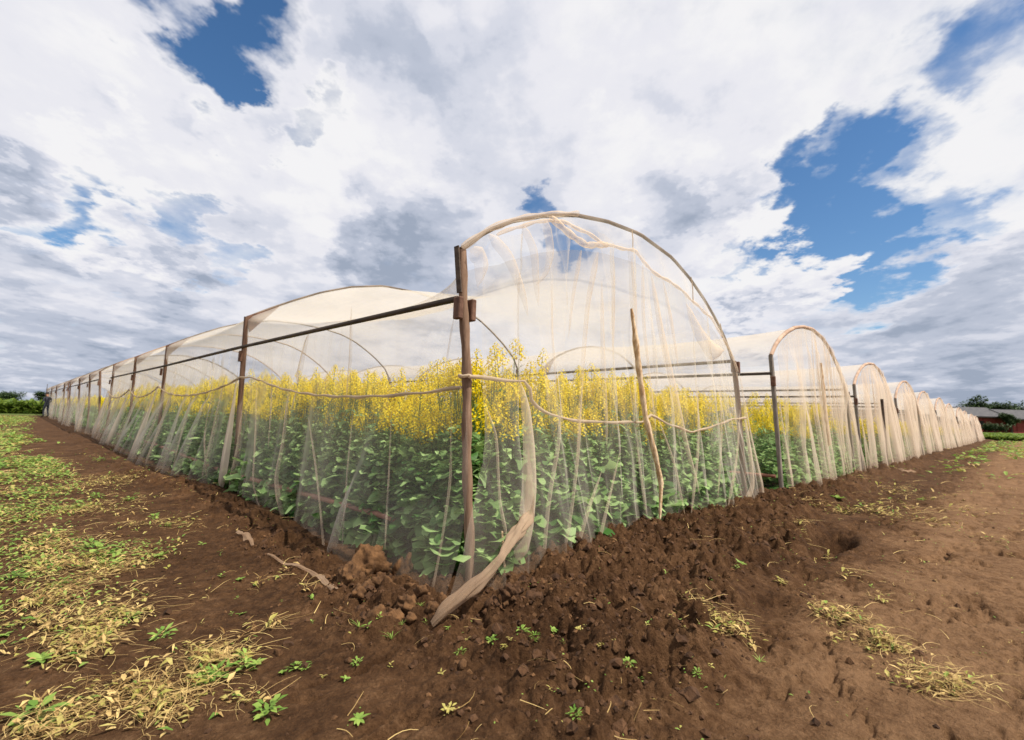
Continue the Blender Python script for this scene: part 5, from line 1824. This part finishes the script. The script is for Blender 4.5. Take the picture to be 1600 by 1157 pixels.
M_BARN = simple_mat('faded red barn wall', (0.17, 0.025, 0.022), (0.24, 0.045, 0.038), 1.2, 0.85)
M_BROOF = simple_mat('grey fibre-cement roof', (0.055, 0.055, 0.062), (0.095, 0.09, 0.092), 1.5, 0.8)
M_DARK = simple_mat('dark opening', (0.015, 0.012, 0.012), (0.03, 0.025, 0.022), 3, 0.8)
M_TRIM = simple_mat('pale trim', (0.45, 0.42, 0.38), (0.55, 0.5, 0.45), 3, 0.8)


def barn(cx_px, depth, length, height, label, doors):
    c = far(cx_px, 675, depth)
    fwd = CAMM @ np.array([0, 0, -1.0])
    ang = math.atan2(fwd[1], fwd[0]) - math.pi / 2 + 0.10
    root = bpy.data.objects.new('barn', None)
    COL.objects.link(root)
    root.location = tuple(c)
    root.rotation_euler = (0, 0, ang)
    root['label'] = label
    root['category'] = 'barn'
    hw, dpt = length / 2, 9.0
    mb = MB()
    rise = 1.9
    for s in (-hw, hw):
        mb.add([(s, 0, -.5), (s, dpt, -.5), (s, dpt, height), (s, dpt / 2, height + rise), (s, 0, height)], [(0, 1, 2, 4)], 0)
        mb.add([(s, dpt, height), (s, dpt / 2, height + rise), (s, 0, height)], [(0, 1, 2)], 0)
    mb.add([(-hw, 0, -.5), (hw, 0, -.5), (hw, 0, height), (-hw, 0, height)], [(0, 1, 2, 3)])
    mb.add([(-hw, dpt, -.5), (hw, dpt, -.5), (hw, dpt, height), (-hw, dpt, height)], [(0, 1, 2, 3)])
    link('wall', mb.mesh('wall', M_BARN, False), root)
    mb = MB()
    for s, e in ((-.9, dpt / 2), (dpt + .9, dpt / 2)):
        z0, z1 = height - .35, height + rise + .05
        a = [(-hw - .5, s, z0), (hw + .5, s, z0), (hw + .5, e, z1), (-hw - .5, e, z1)]
        b = [(x, y, z + .14) for x, y, z in a]
        mb.add(a + b, [(0, 1, 2, 3), (4, 5, 6, 7), (0, 1, 5, 4), (1, 2, 6, 5), (0, 3, 7, 4)])
    n = int(length / 1.1)
    rf = link('roof', mb.mesh('roof', M_BROOF, False), root)
    mb = MB()
    box(mb, (0, -.93, height - .33), (length + 1, .10, .30))
    link('fascia', mb.mesh('fascia', M_DARK, False), root)
    for x, w, h, z in doors:
        mb = MB()
        box(mb, (x, -.04, z + h / 2), (w, .10, h))
        link('door' if z < .2 else 'window', mb.mesh('door', M_DARK, False), root)
    for x in np.arange(-hw + 1, hw, 3.4):
        mb = MB()
        box(mb, (x, -.05, height / 2), (.14, .08, height - .3))
        link('wall_batten', mb.mesh('wall_batten', M_TRIM if int(x) % 5 == 0 else M_BARN, False), root)


barn(1522, 118, 17.0, 3.9, 'long low red barn with grey roof at the end of the tunnel row', [(-3.2, 1.4, 1.0, 1.6), (2.2, 1.4, 1.0, 1.6)])
barn(1612, 118, 9.5, 3.5, 'second red barn beyond the dark tree, cut by the picture rim', [(1.2, 1.2, .9, 1.6)])


def skin_person():
    p = far(72, 640, 37)
    root = bpy.data.objects.new('person', None)
    COL.objects.link(root)
    root.location = tuple(p)
    root.rotation_euler = (0, 0, 0.6)
    root['label'] = 'person in dark jacket and cap standing by the farthest tunnel end'
    root['category'] = 'person'
    J = {'pelvis': (0, 0, .95, .15), 'chest': (0, .05, 1.30, .17), 'neck': (0, .06, 1.52, .065), 'head': (0, .10, 1.66, .10), 'top': (0, .10, 1.77, .075),
         'sl': (-.20, .04, 1.44, .065), 'el': (-.30, .0, 1.16, .05), 'wl': (-.22, .22, 1.0, .038), 'hl': (-.16, .30, .98, .04), 'sr': (.20, .04, 1.44, .065), 'er': (.30, .0, 1.16, .05), 'wr': (.20, .24, 1.02, .038), 'hr': (.14, .32, 1.0, .04),
         'hipl': (-.10, 0, .88, .10), 'kl': (-.13, .06, .48, .065), 'al': (-.13, -.02, .08, .045), 'tl': (-.14, .16, .03, .04), 'hipr': (.10, 0, .88, .10), 'kr': (.15, .04, .48, .065), 'ar': (.17, -.05, .08, .045), 'tr': (.18, .13, .03, .04)}
    E_ = [('pelvis', 'chest'), ('chest', 'neck'), ('neck', 'head'), ('head', 'top'), ('chest', 'sl'), ('sl', 'el'), ('el', 'wl'), ('wl', 'hl'), ('chest', 'sr'), ('sr', 'er'), ('er', 'wr'), ('wr', 'hr'), ('pelvis', 'hipl'), ('hipl', 'kl'), ('kl', 'al'), ('al', 'tl'), ('pelvis', 'hipr'), ('hipr', 'kr'), ('kr', 'ar'), ('ar', 'tr')]
    keys = list(J)
    me = bpy.data.meshes.new('body')
    me.from_pydata([J[k][:3] for k in keys], [(keys.index(a), keys.index(b)) for a, b in E_], [])
    o = link('body', me, root)
    md = o.modifiers.new('skin', 'SKIN')
    me.skin_vertices  # created with the modifier below
    if not me.skin_vertices:
        pass
    for i, k in enumerate(keys):
        me.skin_vertices[0].data[i].radius = (J[k][3], J[k][3] * .85)
    me.skin_vertices[0].data[0].use_root = True
    sb = o.modifiers.new('sub', 'SUBSURF')
    sb.levels = sb.render_levels = 2
    m, N, L = mat('dark clothes and skin')
    out = N.new('ShaderNodeOutputMaterial')
    b = N.new('ShaderNodeBsdfPrincipled')
    tc = N.new('ShaderNodeTexCoord')
    sp = N.new('ShaderNodeSeparateXYZ')
    L.new(tc.outputs['Object'], sp.inputs[0])
    rp = N.new('ShaderNodeValToRGB')
    rp.color_ramp.interpolation = 'CONSTANT'
    dv = nd(N, 'ShaderNodeMath', operation='DIVIDE')
    L.new(sp.outputs[2], dv.inputs[0])
    dv.inputs[1].default_value = 2.0
    L.new(dv.outputs[0], rp.inputs[0])
    stops = [(0.0, (.02, .018, .016)), (.06, (.035, .04, .055)), (.47, (.018, .02, .03)), (.755, (.30, .16, .10))]
    while len(rp.color_ramp.elements) < 4:
        rp.color_ramp.elements.new(.5)
    for e, (q, c) in zip(rp.color_ramp.elements, stops):
        e.position = q
        e.color = (*c, 1)
    L.new(rp.outputs[0], b.inputs['Base Color'])
    b.inputs['Roughness'].default_value = .85
    L.new(b.outputs[0], out.inputs[0])
    me.materials.append(m)
    mb = MB()
    V = []
    for i in range(13):
        for j in range(6):
            th, ph = i / 12 * 2 * math.pi, j / 5 * 1.45
            V.append((math.cos(th) * .108 * math.cos(ph), .10 + math.sin(th) * .115 * math.cos(ph), 1.72 + .115 * math.sin(ph)))
    mb.add(V, grid_faces(13, 6))
    mb.add([(-.08, .19, 1.725), (.08, .19, 1.725), (.06, .29, 1.71), (-.06, .29, 1.71)], [(0, 1, 2, 3)])
    link('cap', mb.mesh('cap', M_DARK), root)


skin_person()
mbp = MB()
tube(mbp, [(0, 0, 0), (0, 0, 2.6)], [.03, .02], 5)
link('pole', mbp.mesh('pole', M_RAIL), loc=tuple(far(68, 640, 42)), label='thin dark pole standing behind the person', cat='pole')
